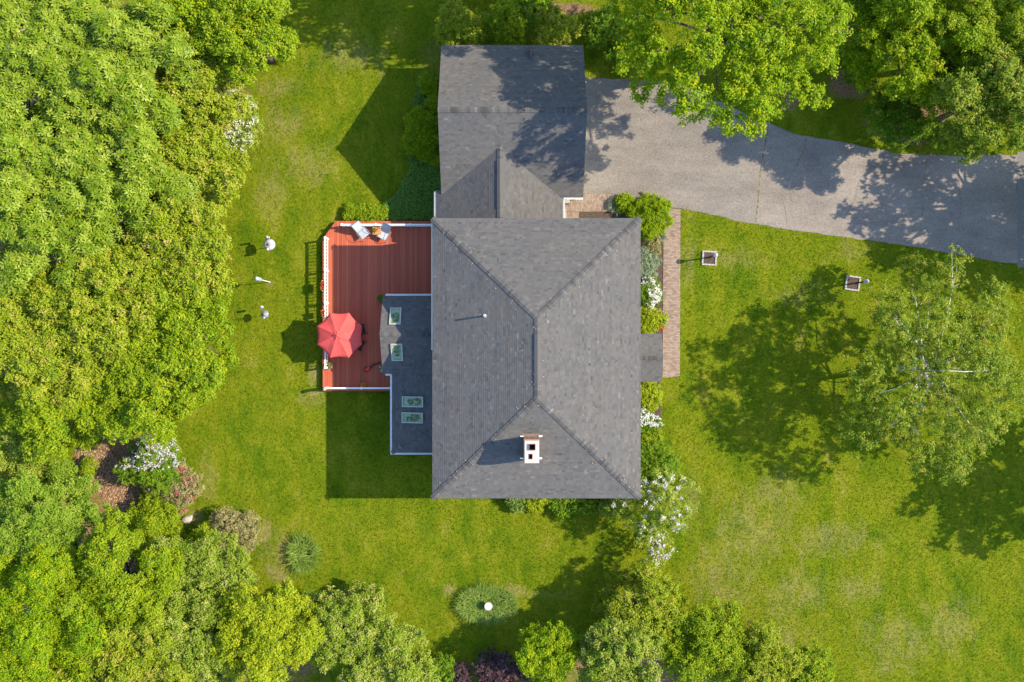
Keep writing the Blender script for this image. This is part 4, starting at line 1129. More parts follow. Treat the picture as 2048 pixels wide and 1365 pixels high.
# ------------------------------------------------------------------ trees and shrubs
def crown_mesh(seed, Rx, Ry, Rz, zc, leaf, dens=1.0, nblob=None, loose=0.0, clump=0.55, style='leaf', deep=0.0):
    """leaf clumps on the shells of several lobes; returns arrays, lobes (local coords)"""
    rg = np.random.default_rng(seed)
    Rm = (Rx+Ry)/2
    nb = nblob or int(np.clip(Rm*Rm*3.6, 7, 130))
    # lobes: golden-angle spread over the plan so the crown fills its disc unevenly
    k = np.arange(nb); rr = np.sqrt((k+0.5)/nb)*(1.0-0.72/math.sqrt(nb))*rg.uniform(0.88, 1.12, nb); th = k*2.39996 + rg.uniform(-0.35, 0.35, nb) + seed
    lx = rr*np.cos(th)*Rx; ly = rr*np.sin(th)*Ry
    lz = zc + Rz*(0.48*np.sqrt(np.clip(1-rr**2, 0, 1)) - 0.10) + rg.normal(0, min(0.44, Rz*0.15), nb)
    low = (rr > 0.5) & (rg.random(nb) < 0.34) & (nb > 12)
    lz = lz - low*Rz*rg.uniform(0.3, 0.95, nb)
    if deep: lz[::2] -= Rz*deep*rg.uniform(0.5, 1.0, len(lz[::2]))
    lr = Rm*(1.0/np.sqrt(nb))*rg.uniform(0.75, 1.3, nb)*1.08 + 0.12
    cl = []
    for i in range(nb):
        n = int(4*math.pi*lr[i]**2/(clump*clump*0.58)*dens) + 4
        p = rg.normal(0, 1, (n, 3)); p /= np.linalg.norm(p, axis=1, keepdims=True)
        p = p[p[:, 2] > (-0.12 if nb > 12 else -0.35)]
        rad = lr[i]*rg.uniform(0.5, 1.16, len(p))*(1+loose*rg.normal(0, 0.35, len(p)))
        q = np.stack([lx[i]+p[:,0]*rad*1.05, ly[i]+p[:,1]*rad*1.05, lz[i]+p[:,2]*rad*0.8], 1)
        dd = np.sqrt(((q[:,None,:]-np.stack([lx,ly,lz],1)[None])**2).sum(2))/lr[None]
        dd[:, i] = 9
        keep = (dd.min(1) > 0.58) & (q[:,2] > 0.12)
        cl.append(np.concatenate([q[keep], p[keep]], 1))
    cl = np.concatenate(cl)
    C, N0 = cl[:, :3], cl[:, 3:]
    tone = rg.normal(0.5, 0.20, len(C))
    L, W = leaf
    if style == 'rosette':
        m_ = 7
        n = len(C)*m_
        ax = N0*0.5 + np.array([0.25,0,0.9]) + rg.normal(0, 0.22, (len(C),3)); ax /= np.linalg.norm(ax, axis=1, keepdims=True)
        axr = np.repeat(ax, m_, 0)
        ang = np.tile(np.arange(m_)*2*math.pi/m_, len(C)) + np.repeat(rg.uniform(0, 6.28, len(C)), m_) + rg.normal(0, 0.12, n)
        u = np.cross(axr, np.array([0.31,0.87,0.12])); u /= np.linalg.norm(u, axis=1, keepdims=True); w = np.cross(axr, u)
        d = u*np.cos(ang)[:,None] + w*np.sin(ang)[:,None]
        lift = rg.uniform(-0.35, 0.25, n)[:,None]
        dd_ = d + axr*lift; nr = axr - d*lift
        nr /= np.linalg.norm(nr, axis=1, keepdims=True)
        c = np.repeat(C, m_, 0) + d*0.02
        vals = np.clip(np.repeat(tone, m_) + rg.normal(0, 0.16, n), 0, 1)
        V, F, A = leaf_quads(rg, c, nr, L, W, dd_, vals)
    else:
        m_ = max(4, int(clump*clump*2.0/(L*W)))
        n = len(C)*m_
        off = rg.normal(0, 1, (n, 3)); off /= np.linalg.norm(off, axis=1, keepdims=True); off *= (rg.random((n,1))**0.45)*clump*0.62
        off[:, 2] *= 0.6
        c = np.repeat(C, m_, 0) + off
        nr = np.repeat(N0, m_, 0)*0.35 + off/clump*0.6 + rg.normal(0, 0.42, (n, 3)); nr[:, 2] = np.abs(nr[:, 2]) + 0.45; nr[:, 0] += 0.28
        nr /= np.linalg.norm(nr, axis=1, keepdims=True)
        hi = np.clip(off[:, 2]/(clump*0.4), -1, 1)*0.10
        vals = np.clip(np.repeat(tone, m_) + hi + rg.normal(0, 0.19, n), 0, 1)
        V, F, A = leaf_tris(rg, c, nr, L, W, vals)
    V[:, 2] = np.maximum(V[:, 2], 0.02)
    return V, F, A, (lx, ly, lz, lr), C

def limbs(m, rg, lobes, zc, Rm, r0, base_z=0.0, lean=(0,0), birch=False, minz=0.0):
    lx, ly, lz, lr = lobes
    fork = max(0.25*zc, 0.3) if not birch else zc*0.35
    top = (lean[0], lean[1], zc)
    m.tube([(0,0,base_z),(lean[0]*0.3,lean[1]*0.3,fork*0.7),(lean[0]*0.6,lean[1]*0.6,(fork+zc)/2),top], [r0*1.25, r0, r0*0.7, r0*0.3], 10)
    step = max(1, len(lx)//(26 if r0 > 0.1 else 7))
    for i in range(0, len(lx), step):
        f = rg.uniform(0.35, 0.9); s = np.array([lean[0]*f*0.8, lean[1]*f*0.8, fork + (zc-fork)*f*0.8])
        e = np.array([lx[i], ly[i], lz[i]])
        e = e + np.array([0,0,lr[i]*(0.6 if birch and (i//step) % 3 == 1 else 0.1)])
        if e[2] < 0.2: continue
        md = (s+e)/2 + np.array([rg.normal(0,0.12)*Rm*0.2, rg.normal(0,0.12)*Rm*0.2, 0.06*Rm])
        rr = r0*(0.34 if not birch else 0.30)
        m.tube([s, s*0.55+md*0.45, md, md*0.4+e*0.6, e], [rr, rr*0.82, rr*0.62, rr*0.42, rr*0.2], 6)
        for k in range(2 if birch else 3):
            d = rg.normal(0, 1, 3); d /= np.linalg.norm(d); d[2] = abs(d[2])*0.6
            b0 = md*0.4+e*0.6
            m.tube([b0, b0*0.5+(e+d*lr[i]*0.9)*0.5, e+d*lr[i]*0.9], [rr*0.35, rr*0.22, rr*0.1], 5)

def tree(name, label, px, py, rpx, zc, rz, leafm, leaf, seed, bark='bark', r0=0.2, cat='tree', dens=1.0, ratio=1.0, loose=0.0, clump=0.42, style='leaf', group=None, birch=False, nblob=None, base=None, blossom=None, deep=0.0):
    c = at(px, py, zc); k = (CAM_H-zc)/F_PX
    Rx = rpx*k*(0.985 if cat == 'tree' and not birch else 1.0); Ry = Rx*ratio
    o = empty(name, (c.x, c.y, 0), 0, label, cat, group)
    V, F, A, lob, C = crown_mesh(seed, Rx, Ry, rz, zc, leaf, dens, nblob, loose, clump, style, deep)
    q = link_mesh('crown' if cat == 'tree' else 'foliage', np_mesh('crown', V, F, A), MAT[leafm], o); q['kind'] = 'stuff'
    m = MB(); limbs(m, np.random.default_rng(seed+99), lob, zc, Rx, r0, birch=birch)
    tk = MB(); tk.v, tk.f, tk.a = m.v, m.f, m.a
    ORG_save = ORG[o.name]; ORG[o.name] = Vector((0,0,0))
    tk.build('trunk' if cat == 'tree' else 'stem', MAT[bark], o, smooth=True); ORG[o.name] = ORG_save
    if blossom:
        for pm, frac, where in blossom:
            rg = np.random.default_rng(seed+7)
            sc = C[:, 2] + 0.0
            if where is not None: sel = where(C, Rx, Ry, rz, zc)
            else: sel = np.ones(len(C), bool)
            cand = C[sel & (C[:,2] > np.quantile(C[:,2], 0.25))]
            if len(cand) == 0: continue
            n = max(3, int(len(cand)*frac)); pick = cand[rg.choice(len(cand), min(n, len(cand)), replace=False)]
            pick = pick + np.array([0,0,0.10])
            v, f, a = leaf_fan(rg, pick, 16, 0.085, 0.07, 0.055, 0.9)
            b_ = link_mesh('blossoms', np_mesh('blossoms', v, f, a), MAT[pm], o); b_['kind'] = 'stuff'
    return o
def shrub(name, label, px, py, rpx, h, leafm, leaf, seed, ratio=1.0, dens=1.0, loose=0.0, clump=0.25, blossom=None, group=None, nblob=None, cat='shrub'):
    return tree(name, label, px, py, rpx, h*0.45, h*0.6, leafm, leaf, seed, r0=0.035, cat=cat, dens=dens, ratio=ratio, loose=loose, clump=clump, blossom=blossom, group=group, nblob=nblob)

G_L = 'trees at the left edge of the plot'; G_B = 'trees along the bottom edge'; G_R = 'trees by the driveway'
big = (0.27, 0.09); med = (0.138, 0.088); sm = (0.112, 0.074); mp = (0.128, 0.098); far = (0.30, 0.20)
# left wood
tree('broadleaf_tree', 'large tree with star-shaped whorls of long pale leaves, in the upper left corner', 55, 110, 205, 6.2, 3.2, 'leaf_rosette', big, 101, r0=0.3, style='rosette', clump=0.36, group=G_L)
tree('broadleaf_tree', 'tree with star-shaped leaf whorls between the corner tree and the lime-leaved tree', 240, 150, 165, 6.0, 3.0, 'leaf_rosette', big, 102, r0=0.28, style='rosette', clump=0.36, group=G_L)
tree('broadleaf_tree', 'large tree with star-shaped leaf whorls at the left edge, below the corner tree', 70, 400, 200, 6.0, 3.2, 'leaf_rosette', big, 103, r0=0.3, style='rosette', clump=0.36, group=G_L)
tree('broadleaf_tree', 'tree with star-shaped leaf whorls in the middle of the left wood', 235, 370, 150, 5.7, 2.8, 'leaf_rosette', big, 104, r0=0.25, style='rosette', clump=0.36, group=G_L)
tree('maple_tree', 'golden-green maple bordering the lawn, just below the white flowering shrub', 375, 350, 108, 4.6, 2.2, 'leaf_gold', med, 105, group=G_L)
tree('maple_tree', 'golden-green maple with orange seed tips, level with the white dome feeder', 368, 500, 116, 5.0, 2.4, 'leaf_gold', med, 106, r0=0.22, group=G_L)
tree('maple_tree', 'yellow-green maple bordering the lawn, level with the grey dome feeder', 355, 678, 128, 4.8, 2.4, 'leaf_lime', med, 107, r0=0.22, group=G_L)
tree('maple_tree', 'yellow-green tree in the left wood, between whorled tree and lower clearing', 200, 600, 140, 5.4, 2.7, 'leaf_gold', med, 108, r0=0.25, group=G_L)
tree('maple_tree', 'lime maple whose crown overhangs the white rhododendron', 285, 772, 122, 4.6, 2.3, 'leaf_lime', med, 109, r0=0.22, group=G_L)
tree('maple_tree', 'yellow-green tree at the left edge above the pale shrub', 75, 690, 150, 5.4, 2.7, 'leaf_gold', med, 110, r0=0.25, group=G_L)
tree('maple_tree', 'lime-green tree at the left edge, beside the bare clearing', 118, 822, 92, 4.4, 2.2, 'leaf_lime', med, 111, group=G_L)
tree('maple_tree', 'lime-leaved maple at the top edge overhanging the back lawn', 490, 60, 106, 5.2, 2.6, 'leaf_lime', mp, 112, r0=0.22, group=G_L)
tree('maple_tree', 'darker green maple at the top edge behind the lime-leaved one', 385, 20, 105, 4.6, 2.4, 'leaf_maple', mp, 113, group=G_L)
tree('maple_tree', 'golden-green maple squeezed between star-leaved trees and white dogwood', 392, 195, 92, 4.4, 2.2, 'leaf_gold', med, 114, group=G_L)
# lower left wood
tree('broadleaf_tree', 'pale grey-green small tree at the left edge beside the clearing', 30, 925, 80, 2.6, 1.6, 'leaf_pale', sm, 120, group=G_B, clump=0.4)
tree('broadleaf_tree', 'bluish green tree at the left edge below the clearing', 88, 1045, 118, 4.0, 2.2, 'leaf_blue', sm, 121, group=G_B, clump=0.45)
tree('broadleaf_tree', 'olive-green tree below the clearing of fallen leaves', 225, 1172, 138, 4.8, 2.4, 'leaf_lime', sm, 122, group=G_B, clump=0.42)
tree('broadleaf_tree', 'bright green tree in the lower left corner', 70, 1255, 165, 5.2, 2.6, 'leaf_maple', sm, 123, group=G_B, clump=0.45)
tree('broadleaf_tree', 'olive-green tree at the bottom edge, right of the corner tree', 260, 1345, 140, 5.0, 2.4, 'leaf_gold', sm, 124, group=G_B, clump=0.42)
tree('broadleaf_tree', 'pale green tree bordering the lawn, left of the small lily clump', 400, 1165, 108, 3.6, 2.0, 'leaf_pale', sm, 125, group=G_B, clump=0.4)
tree('broadleaf_tree', 'pale green tree at the bottom edge beside the yellow one', 395, 1310, 110, 4.2, 2.2, 'leaf_pale', sm, 126, group=G_B, clump=0.42)
tree('broadleaf_tree', 'bright yellow-green tree at the bottom edge below the small lily clump', 540, 1268, 108, 4.6, 2.8, 'leaf_yellow', sm, 127, group=G_B, clump=0.42)
tree('broadleaf_tree', 'loose pale green tree bordering the lawn, right of the yellow tree', 680, 1262, 92, 3.0, 1.9, 'leaf_pale', sm, 128, group=G_B, clump=0.4, loose=0.3)
tree('broadleaf_tree', 'pale green tree at the bottom edge, left of the purple shrub', 775, 1335, 92, 3.4, 2.0, 'leaf_pale', sm, 129, group=G_B, clump=0.4)
tree('broadleaf_tree', 'rounded deep green young tree right of the purple shrub', 1098, 1300, 62, 2.6, 1.9, 'leaf_maple', sm, 130, group=G_B, clump=0.35)
tree('broadleaf_tree', 'yellow-green tree on the lawn near the tip of the white-flowered bush', 1280, 1218, 88, 2.6, 2.2, 'leaf_gold', sm, 131, group=G_B, clump=0.38)
tree('broadleaf_tree', 'pale flowering tree at the bottom edge, below the yellow-green tree', 1235, 1315, 88, 3.4, 2.4, 'leaf_pale', sm, 132, group=G_B, clump=0.36)
tree('broadleaf_tree', 'lime-green tree at the bottom edge, middle of the right-hand group', 1400, 1290, 92, 2.8, 2.0, 'leaf_lime', sm, 133, group=G_B, clump=0.38, loose=0.25)
tree('broadleaf_tree', 'yellow-green tree at the bottom edge with a pinkish tip', 1515, 1325, 82, 2.6, 1.8, 'leaf_gold', sm, 134, group=G_B, clump=0.36, loose=0.25)
tree('broadleaf_tree', 'small dark green tree at the bottom edge, last before the open lawn', 1620, 1355, 55, 2.0, 1.4, 'leaf_lime', sm, 135, group=G_B, clump=0.34)
# upper right
tree('maple_tree', 'great bright green maple between garage and driveway', 1470, 36, 238, 9.2, 4.0, 'leaf_maple', mp, 140, r0=0.32, deep=0.3, dens=0.6, loose=0.2, group=G_R)
tree('maple_tree', 'green maple at the top edge right of the great maple', 1840, 75, 138, 5.4, 3.0, 'leaf_maple', mp, 141, r0=0.24, group=G_R)
tree('maple_tree', 'yellow-green maple in the upper right corner', 1990, 65, 132, 5.8, 3.0, 'leaf_lime', sm, 142, r0=0.24, group=G_R)
tree('maple_tree', 'green tree by the end of the driveway with yellowing lower branches', 1968, 192, 106, 6.0, 2.9, 'leaf_birch', med, 143, r0=0.2, group=G_R)
tree('broadleaf_tree', 'small bushy tree by the driveway under the maples', 1790, 235, 68, 2.2, 1.6, 'leaf_green', sm, 144, group=G_R, clump=0.36)
tree('birch_tree', 'white-barked birch on the front lawn beside the far lantern post', 1888, 742, 182, 5.6, 3.2, 'leaf_birch', (0.11, 0.072), 145, bark='birch_bark', r0=0.17, birch=True, clump=0.32, dens=0.44, loose=0.35, ratio=1.25, nblob=52, deep=0.8)
tree('broadleaf_tree', 'dark green tree filling the gap between the great maple and its neighbour', 1742, 20, 75, 4.4, 2.4, 'leaf_green', sm, 146, group=G_R, clump=0.42)
tree('broadleaf_tree', 'yellowish green tree between driveway and upper right maples', 1885, 165, 72, 3.8, 2.2, 'leaf_lime', sm, 147, group=G_R, clump=0.42)
# trees just outside the picture whose shade falls into it
G_O = 'trees beyond the edge of the picture'
tree('maple_tree', 'tree beyond the right edge shading the end of the driveway', 2270, 350, 180, 6.0, 3.4, 'leaf_maple', far, 150, r0=0.3, group=G_O, dens=0.4, loose=0.3)
tree('maple_tree', 'tree beyond the right edge farther along the road', 2430, 395, 160, 5.8, 3.0, 'leaf_maple', far, 154, r0=0.28, group=G_O, dens=0.6)
tree('maple_tree', 'tree beyond the right edge shading the lawn below the birch', 2390, 975, 160, 6.0, 3.2, 'leaf_maple', far, 151, r0=0.3, group=G_O, dens=0.4, loose=0.3)
tree('maple_tree', 'tree beyond the top edge shading the lawn behind the garage', 1110, -125, 130, 7.2, 3.2, 'leaf_maple', far, 152, r0=0.28, group=G_O, dens=0.45)
tree('maple_tree', 'tree beyond the top edge nearest the back lawn', 960, -170, 135, 8.5, 3.2, 'leaf_maple', far, 153, r0=0.26, group=G_O, dens=0.40, loose=0.4)

# shrubs
SH = (0.10, 0.06); SL = (0.13, 0.06)
G_F = 'shrubs in the front bed'
shrub('rounded_shrub', 'large rounded bright green shrub at the corner of driveway and brick path', 1302, 430, 43, 1.3, 'leaf_maple', (0.07,0.045), 201, group=G_F, clump=0.2, nblob=44)
shrub('small_shrub', 'small lime-green shrub beside the large rounded shrub', 1250, 407, 17, 0.6, 'leaf_maple', SH, 202, group=G_F, clump=0.16)
shrub('small_shrub', 'small straw-coloured shrub below the large rounded shrub', 1303, 490, 17, 0.5, 'leaf_straw', SH, 203, group=G_F, clump=0.16)
shrub('silver_shrub', 'silvery grey-green mound against the front wall', 1289, 532, 24, 0.9, 'leaf_silver', (0.07,0.04), 204, ratio=1.35, group=G_F, clump=0.17, nblob=26)
shrub('flowering_shrub', 'white-flowered azalea below the silvery mound', 1292, 588, 27, 0.9, 'leaf_green', SH, 205, ratio=1.2, group=G_F, clump=0.18, blossom=[('petal_white', 0.32, lambda C,Rx,Ry,rz,zc: (C[:,0] > Rx*0.1) | (C[:,1] > Ry*0.55))])
shrub('golden_shrub', 'golden yellow shrub just above the porch roof', 1296, 642, 28, 0.9, 'leaf_yellow', SH, 206, group=G_F, clump=0.18)
shrub('golden_shrub', 'golden yellow shrub just below the porch roof', 1296, 794, 27, 0.9, 'leaf_yellow', SH, 207, group=G_F, clump=0.18)
shrub('flowering_shrub', 'small white-flowered shrub below the porch', 1290, 842, 23, 0.8, 'leaf_green', SH, 208, group=G_F, clump=0.17, blossom=[('petal_white', 0.30, lambda C,Rx,Ry,rz,zc: C[:,1] > -Ry*0.3)])
shrub('golden_shrub', 'yellow-green shrub between the white shrub and the house corner', 1296, 880, 24, 0.8, 'leaf_lime', SH, 209, group=G_F, clump=0.18)
shrub('corner_shrub', 'dense green shrub at the lower right corner of the house', 1305, 930, 42, 1.8, 'leaf_green', SH, 210, ratio=1.2, group=G_F, clump=0.22)
shrub('rhododendron', 'loose spreading white-flowered rhododendron beyond the house corner', 1308, 1005, 72, 5.2, 'leaf_pale', SL, 211, ratio=1.1, dens=0.42, loose=0.6, clump=0.26, blossom=[('petal_blush', 0.14, None)], nblob=20)
shrub('rhododendron', 'straggling white-flowered branch tip above the yellow-green tree', 1312, 1090, 26, 2.6, 'leaf_pale', SL, 212, ratio=1.6, dens=0.3, loose=0.7, clump=0.22, blossom=[('petal_blush', 0.3, None)])
G_S = 'shrubs along the lower house wall'
for px, r_, lf, lab, sd in ((1035,20,'leaf_lily','dark green clump under the lower eave, below the chimney',221),(1072,20,'leaf_yellow','yellow-green clump under the lower eave, right of the dark clump',222),
                            (1120,26,'leaf_green','dark green shrub under the lower eave, middle of the row',223),(1170,26,'leaf_green','dark green shrub under the lower eave, right of the middle',224),
                            (1222,28,'leaf_pale','pale green shrub under the lower eave, beside the rhododendron',225)):
    shrub('foundation_shrub', lab, px, 1002, r_, 0.8 if px < 1200 else 1.2, lf, SH, sd, group=G_S, clump=0.18)
G_G = 'shrubs behind the garage'
for px, py, r_, lf, lab, sd in ((922,62,46,'leaf_gold','yellow-green shrub behind the garage, nearest the back lawn',231),(1018,55,42,'leaf_lime','yellow-green shrub behind the garage, the middle one',232),
                               (1110,62,44,'leaf_gold','yellow-green shrub behind the garage, nearest the great maple',233),(1065,30,34,'leaf_green','dark green shrub at the top edge behind the garage',234)):
    shrub('tall_shrub', lab, px, py, r_, 2.3, lf, (0.12,0.07), sd, group=G_G, clump=0.26)
G_I = 'shrubs beside the garage wall'
for px, py, r_, rat, lf, lab, sd, h in ((856,170,17,1,'leaf_maple','small bright shrub beside the garage, uppermost',241,0.9),(843,246,28,1.1,'leaf_maple','rounded shrub beside the garage, upper of the large pair',242,1.3),
                                   (838,278,30,1.2,'leaf_maple','rounded shrub beside the garage, lower of the large pair',243,1.3),(852,308,15,1,'leaf_maple','small bright shrub beside the garage, lowest',244,0.7),
                                   (868,207,15,1,'leaf_maple','small bright shrub touching the garage wall under the ridge',245,0.9),(872,320,9,1,'leaf_maple','tiny bright sprig touching the garage wall',246,0.5)):
    shrub('foundation_shrub', lab, px, py, r_, h, lf, SL, sd, ratio=rat, group=G_I, clump=0.2)
shrub('hedge', 'low clipped yellow-green hedge along the upper edge of the deck', 732, 427, 44, 0.45, 'leaf_lime', SH, 251, ratio=0.3, clump=0.15, nblob=30, cat='hedge')
# flowering shrubs of the back garden
shrub('flowering_shrub', 'white flowering dogwood at the edge of the back lawn', 472, 252, 50, 2.6, 'leaf_pale', (0.14,0.07), 261, ratio=1.3, dens=0.7, clump=0.28, loose=0.2, blossom=[('petal_cream', 0.55, lambda C,Rx,Ry,rz,zc: C[:,0] > -Rx*0.3)])
shrub('rhododendron', 'big blush-white rhododendron beside the clearing of fallen leaves', 312, 928, 64, 2.2, 'leaf_green', SL, 262, ratio=0.9, clump=0.26, blossom=[('petal_blush', 0.5, lambda C,Rx,Ry,rz,zc: C[:,1] > -0.1*Ry + 0.0*C[:,0])])
shrub('rhododendron', 'pink-flowered rhododendron next to the blush-white one', 352, 968, 52, 1.6, 'leaf_straw', SL, 263, ratio=0.9, clump=0.24, blossom=[('petal_pink', 0.13, lambda C,Rx,Ry,rz,zc: C[:,0] > 0.2*Rx)])
shrub('rounded_shrub', 'olive-green shrub below the pink rhododendron', 320, 1035, 62, 1.8, 'leaf_lime', SL, 264, clump=0.26)
shrub('faded_shrub', 'straw-coloured shrub near the small lily clump', 470, 1062, 48, 1.3, 'leaf_straw', SL, 265, ratio=0.95, clump=0.24)
shrub('rounded_shrub', 'green shrub left of the straw-coloured shrub', 420, 1085, 40, 1.5, 'leaf_lime', SL, 266, clump=0.24)
shrub('purple_shrub', 'dark purple-leaved shrub at the bottom edge', 1008, 1348, 48, 1.7, 'leaf_purple', (0.09,0.06), 267, clump=0.22)
shrub('purple_shrub', 'second purple-leaved shrub, low in shade left of the larger one', 918, 1360, 28, 1.1, 'leaf_purple', (0.09,0.06), 268, clump=0.22)
shrub('rounded_shrub', 'dark green shrub in the shade between purple shrub and lawn', 870, 1352, 44, 1.2, 'leaf_green', SL, 269, clump=0.24)
shrub('sapling', 'small sapling in the clearing of fallen leaves', 178, 935, 16, 1.2, 'leaf_lime', SL, 270, clump=0.2, dens=0.7)
shrub('understorey_shrub', 'dark undergrowth behind the garage corner, at the foot of the great maple', 1212, 60, 40, 1.3, 'leaf_green', SL, 272, clump=0.24)
shrub('understorey_shrub', 'low green undergrowth between the great maple and the small bushy tree', 1722, 130, 46, 1.2, 'leaf_green', SL, 273, clump=0.26)
shrub('understorey_shrub', 'low green undergrowth under the tree at the end of the driveway', 1875, 262, 44, 1.1, 'leaf_green', SL, 274, clump=0.26, ratio=0.6)
shrub('understorey_shrub', 'dark shrub in maple shade beside the garage and driveway', 1262, 120, 40, 1.2, 'leaf_green', SL, 271, clump=0.24)

# strap-leaved clumps
def strap_clump(name, label, px, py, rx_, ry_, h, n, leafm, seed, width=0.022, length=0.7, group=None):
    c = at(px, py); rg = np.random.default_rng(seed); k = 1/32.0
    o = empty(name, c, 0, label, 'plant', group)
    r_ = np.sqrt(rg.random(n)); th = rg.uniform(0, 6.283, n)
    bx_ = r_*np.cos(th)*rx_*k*0.85; by_ = r_*np.sin(th)*ry_*k*0.85
    dirn = np.stack([np.cos(th)*r_*1.2, np.sin(th)*r_*1.2], 1) + rg.normal(0, 0.75, (n, 2)); dirn /= np.linalg.norm(dirn, axis=1, keepdims=True)
    L = length*rg.uniform(0.6, 1.2, n); S = 4
    V = np.zeros((n, (S+1)*2, 3)); side = np.stack([-dirn[:,1], dirn[:,0]], 1)
    for s in range(S+1):
        f = s/S
        out = L*(0.12*f + 0.62*f*f); z = h*rg.uniform(0.95, 1.05, n)*(1.9*f - 1.35*f*f) + 0.02
        w = width*(1-f*0.92)
        for e, sg in ((0, -1), (1, 1)):
            V[:, s*2+e, 0] = bx_ + dirn[:,0]*out + side[:,0]*w*sg; V[:, s*2+e, 1] = by_ + dirn[:,1]*out + side[:,1]*w*sg; V[:, s*2+e, 2] = z
    base = (np.arange(n)*(S+1)*2)[:, None]
    F = np.concatenate([base + np.array([[s*2, s*2+1, s*2+3, s*2+2]]) for s in range(S)], 0)
    A = np.tile(np.clip(rg.normal(0.5, 0.22, n), 0, 1), S)
    q = link_mesh('leaves', np_mesh('leaves', V.reshape(-1,3), F, A), MAT[leafm], o); q['kind'] = 'stuff'
strap_clump('lily_clump', 'large oval clump of strappy lily leaves round the bird bath', 974, 1206, 66, 38, 0.6, 1700, 'leaf_lily', 301, 0.030, 0.66)
strap_clump('lily_clump', 'smaller arching clump of strappy leaves near the straw-coloured shrub', 608, 1105, 28, 36, 0.62, 520, 'leaf_lily', 302, 0.034, 0.9)
strap_clump('spiky_plant', 'blue-green spiky plant in the bed by the side entrance', 1234, 412, 15, 15, 0.5, 160, 'leaf_silver', 303, 0.03, 0.5)
strap_clump('spiky_plant', 'blue-green spiky plant under the large rounded shrub, beside the path', 1320, 474, 10, 10, 0.35, 150, 'leaf_silver', 304, 0.022, 0.42)

# ivy ground cover between garage and deck (nobody could count the leaves)
rg = np.random.default_rng(31)
poly = pxpoly([(838,150),(884,150),(884,440),(760,440),(752,425),(790,392),(820,340),(815,270),(828,205)])
lo = np.min(poly, 0); hi = np.max(poly, 0)
P = rg.uniform(lo, hi, (26000, 2)); P = P[inside(P, poly)]
c = np.concatenate([P, rg.uniform(0.05, 0.28, (len(P), 1))], 1)
nr = rg.normal(0, 0.45, (len(P), 3)); nr[:, 2] = 1; nr /= np.linalg.norm(nr, axis=1, keepdims=True)
V, F, A = leaf_quads(rg, c, nr, 0.11, 0.085)
iv = link_mesh('ivy_ground_cover', np_mesh('ivy_ground_cover', V, F, A), MAT['leaf_ivy']); tag(iv, 'dark ivy ground cover between the garage wall and the deck', 'ground cover', kind='stuff')
# fallen leaves in the clearing
poly = pxpoly([(150,900),(215,890),(262,960),(275,1030),(215,1015),(190,965),(150,950)])
lo = np.min(poly, 0); hi = np.max(poly, 0)
P = rg.uniform(lo, hi, (5200, 2)); P = P[inside(P, poly)]
c = np.concatenate([P, rg.uniform(0.01, 0.05, (len(P), 1))], 1)
nr = rg.normal(0, 0.3, (len(P), 3)); nr[:, 2] = 1; nr /= np.linalg.norm(nr, axis=1, keepdims=True)
V, F, A = leaf_quads(rg, c, nr, 0.11, 0.08)
t = NT('fallen_leaf'); cc = t.ramp(t.attr('v'), [(0.0, (0.12,0.07,0.04)), (0.5, (0.28,0.17,0.10)), (1.0, (0.42,0.29,0.19))]); t.princ(cc, 0.8, 0.2)
fl = link_mesh('fallen_leaves', np_mesh('fallen_leaves', V, F, A), MAT['fallen_leaf']); tag(fl, 'brown fallen leaves covering the clearing', 'fallen leaves', kind='stuff')

# litter blown along the upper edge of the driveway and under the trees
poly = pxpoly([(1172,156),(1340,164),(1460,214),(1600,271),(1800,308),(2030,312),(2030,350),(1800,340),(1600,310),(1460,255),(1340,195),(1172,185)])
lo = np.min(poly, 0); hi = np.max(poly, 0)
P = rg.uniform(lo, hi, (2600, 2)); P = P[inside(P, poly)]
P2 = rg.uniform(xy(1180,470), xy(2000,170), (260, 2)); P2 = P2[inside(P2, DRIVE)]
P = np.concatenate([P[rg.random(len(P)) < 0.55], P2])
c = np.concatenate([P, rg.uniform(0.03, 0.045, (len(P), 1))], 1)
nr = rg.normal(0, 0.25, (len(P), 3)); nr[:, 2] = 1; nr /= np.linalg.norm(nr, axis=1, keepdims=True)
V, F, A = leaf_quads(rg, c, nr, 0.07, 0.05)
fl = link_mesh('driveway_litter', np_mesh('driveway_litter', V, F, A), MAT['fallen_leaf']); tag(fl, 'dry leaf litter scattered along the driveway', 'leaf litter', kind='stuff')
# flecks of debris caught on the main roof
n = 130; uu = rg.random(n); hips = [(a_, rb), (b_, rb), (c_, rt), (d_, rt), (rb, rt)]
C = []
for k in range(n):
    p, q = hips[k % 5]; w = Vector(p).lerp(Vector(q), uu[k]) + Vector((rg.normal(0, 0.22), rg.normal(0, 0.22), 0))
    dmin = min(w.x-XL, XR-w.x, w.y-YB, YT-w.y)
    if dmin < 0.1: continue
    C.append((w.x, w.y, EZ + min(dmin*PITCH, RZ-EZ) + 0.05))
C = np.array(C); nr = np.tile(np.array([[0,0,1.0]]), (len(C), 1))
V, F, A = leaf_quads(rg, C, nr, 0.07, 0.05)
db = link_mesh('debris', np_mesh('debris', V-np.array(ORG[roof.name]), F, np.clip(A+0.5, 0, 1)), MAT['fallen_leaf'], roof); db['kind'] = 'stuff'

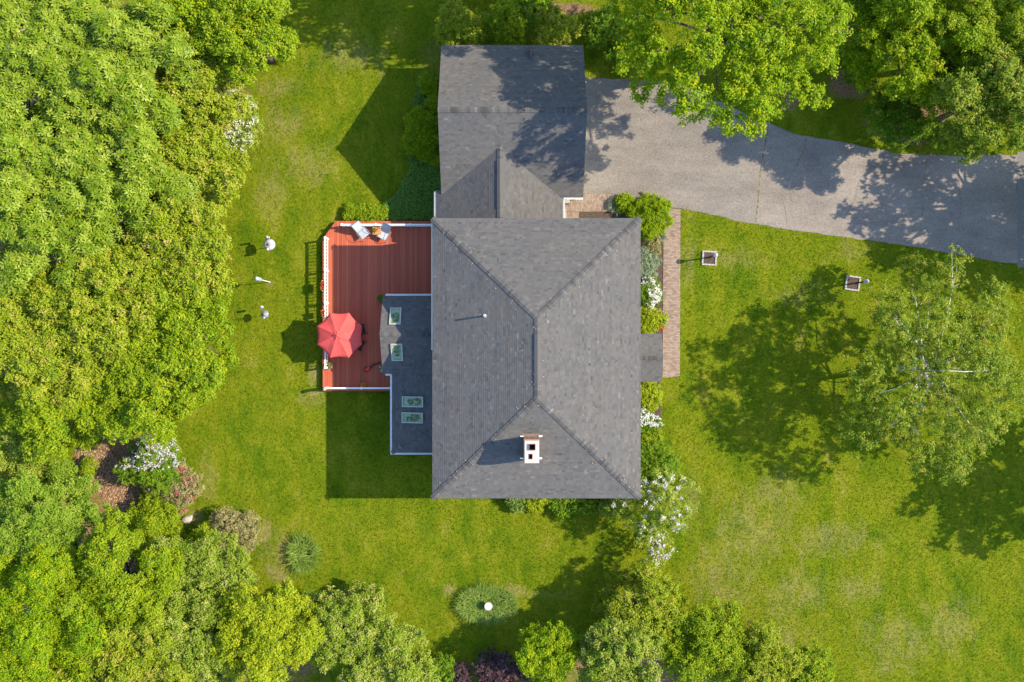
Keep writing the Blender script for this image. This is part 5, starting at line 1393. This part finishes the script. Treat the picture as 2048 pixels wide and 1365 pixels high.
# ------------------------------------------------------------------ grass blades over the lawn
rg = np.random.default_rng(77)
NB = 400000
P = np.stack([rg.uniform(-33.5, 33.5, NB), rg.uniform(-22.5, 22.5, NB)], 1)
keep = np.ones(len(P), bool)
for poly in (DRIVE, ROAD, NOOK, PATH, BED_FRONT, BED_SOUTH, deck_poly,
             [(XL+.3,YB+.3),(XR-.3,YB+.3),(XR-.3,YT-.3),(XL+.3,YT-.3)], [(gxl+.2,gyb+.3),(gxr-.2,gyb+.3),(gxr-.2,gyt-.3),(gxl+.2,gyt-.3)],
             [(ax0+.2,ayb+.2),(WX,ayb+.2),(WX,by1),(ax0+.2,by1)], [(lxl+.25,ly0-.1),(lxr-.25,ly0-.1),(lxr-.25,gyb+.4),(lxl+.25,gyb+.4)]):
    keep &= ~inside(P + rg.normal(0, 0.085 if poly is DRIVE else 0.045, P.shape), poly)
sm_ = soil_mask(np.concatenate([P, np.zeros((len(P),1))], 1))
keep &= rg.random(len(P)) > sm_*1.15
for b_ in (at(1418.5,517), at(1705,567)): keep &= (np.abs(P[:,0]-b_.x) > 0.5) | (np.abs(P[:,1]-b_.y) > 0.5)
P = P[keep]; n = len(P)
th = rg.uniform(0, 6.283, n); L = rg.uniform(0.05, 0.14, n); H = rg.uniform(0.025, 0.075, n); W = rg.uniform(0.013, 0.028, n)
d = np.stack([np.cos(th), np.sin(th)], 1); s = np.stack([-d[:,1], d[:,0]], 1)
V = np.zeros((n, 3, 3))
V[:,0,:2] = P - s*W[:,None]; V[:,1,:2] = P + s*W[:,None]; V[:,2,:2] = P + d*L[:,None]; V[:,2,2] = H
gm = np_mesh('grass', V.reshape(-1,3), np.arange(n*3).reshape(n,3), rg.random(n))
P3 = np.repeat(P, 3, 0); P3 = np.concatenate([P3, np.zeros((len(P3),1))], 1)
A = gm.attributes.new('dry', 'FLOAT', 'POINT'); A.data.foreach_set('value', dry_mask(P3).astype(np.float32))
gr = link_mesh('grass', gm, MAT['grass_blades']); tag(gr, 'short green lawn grass round the house', 'grass', kind='stuff')
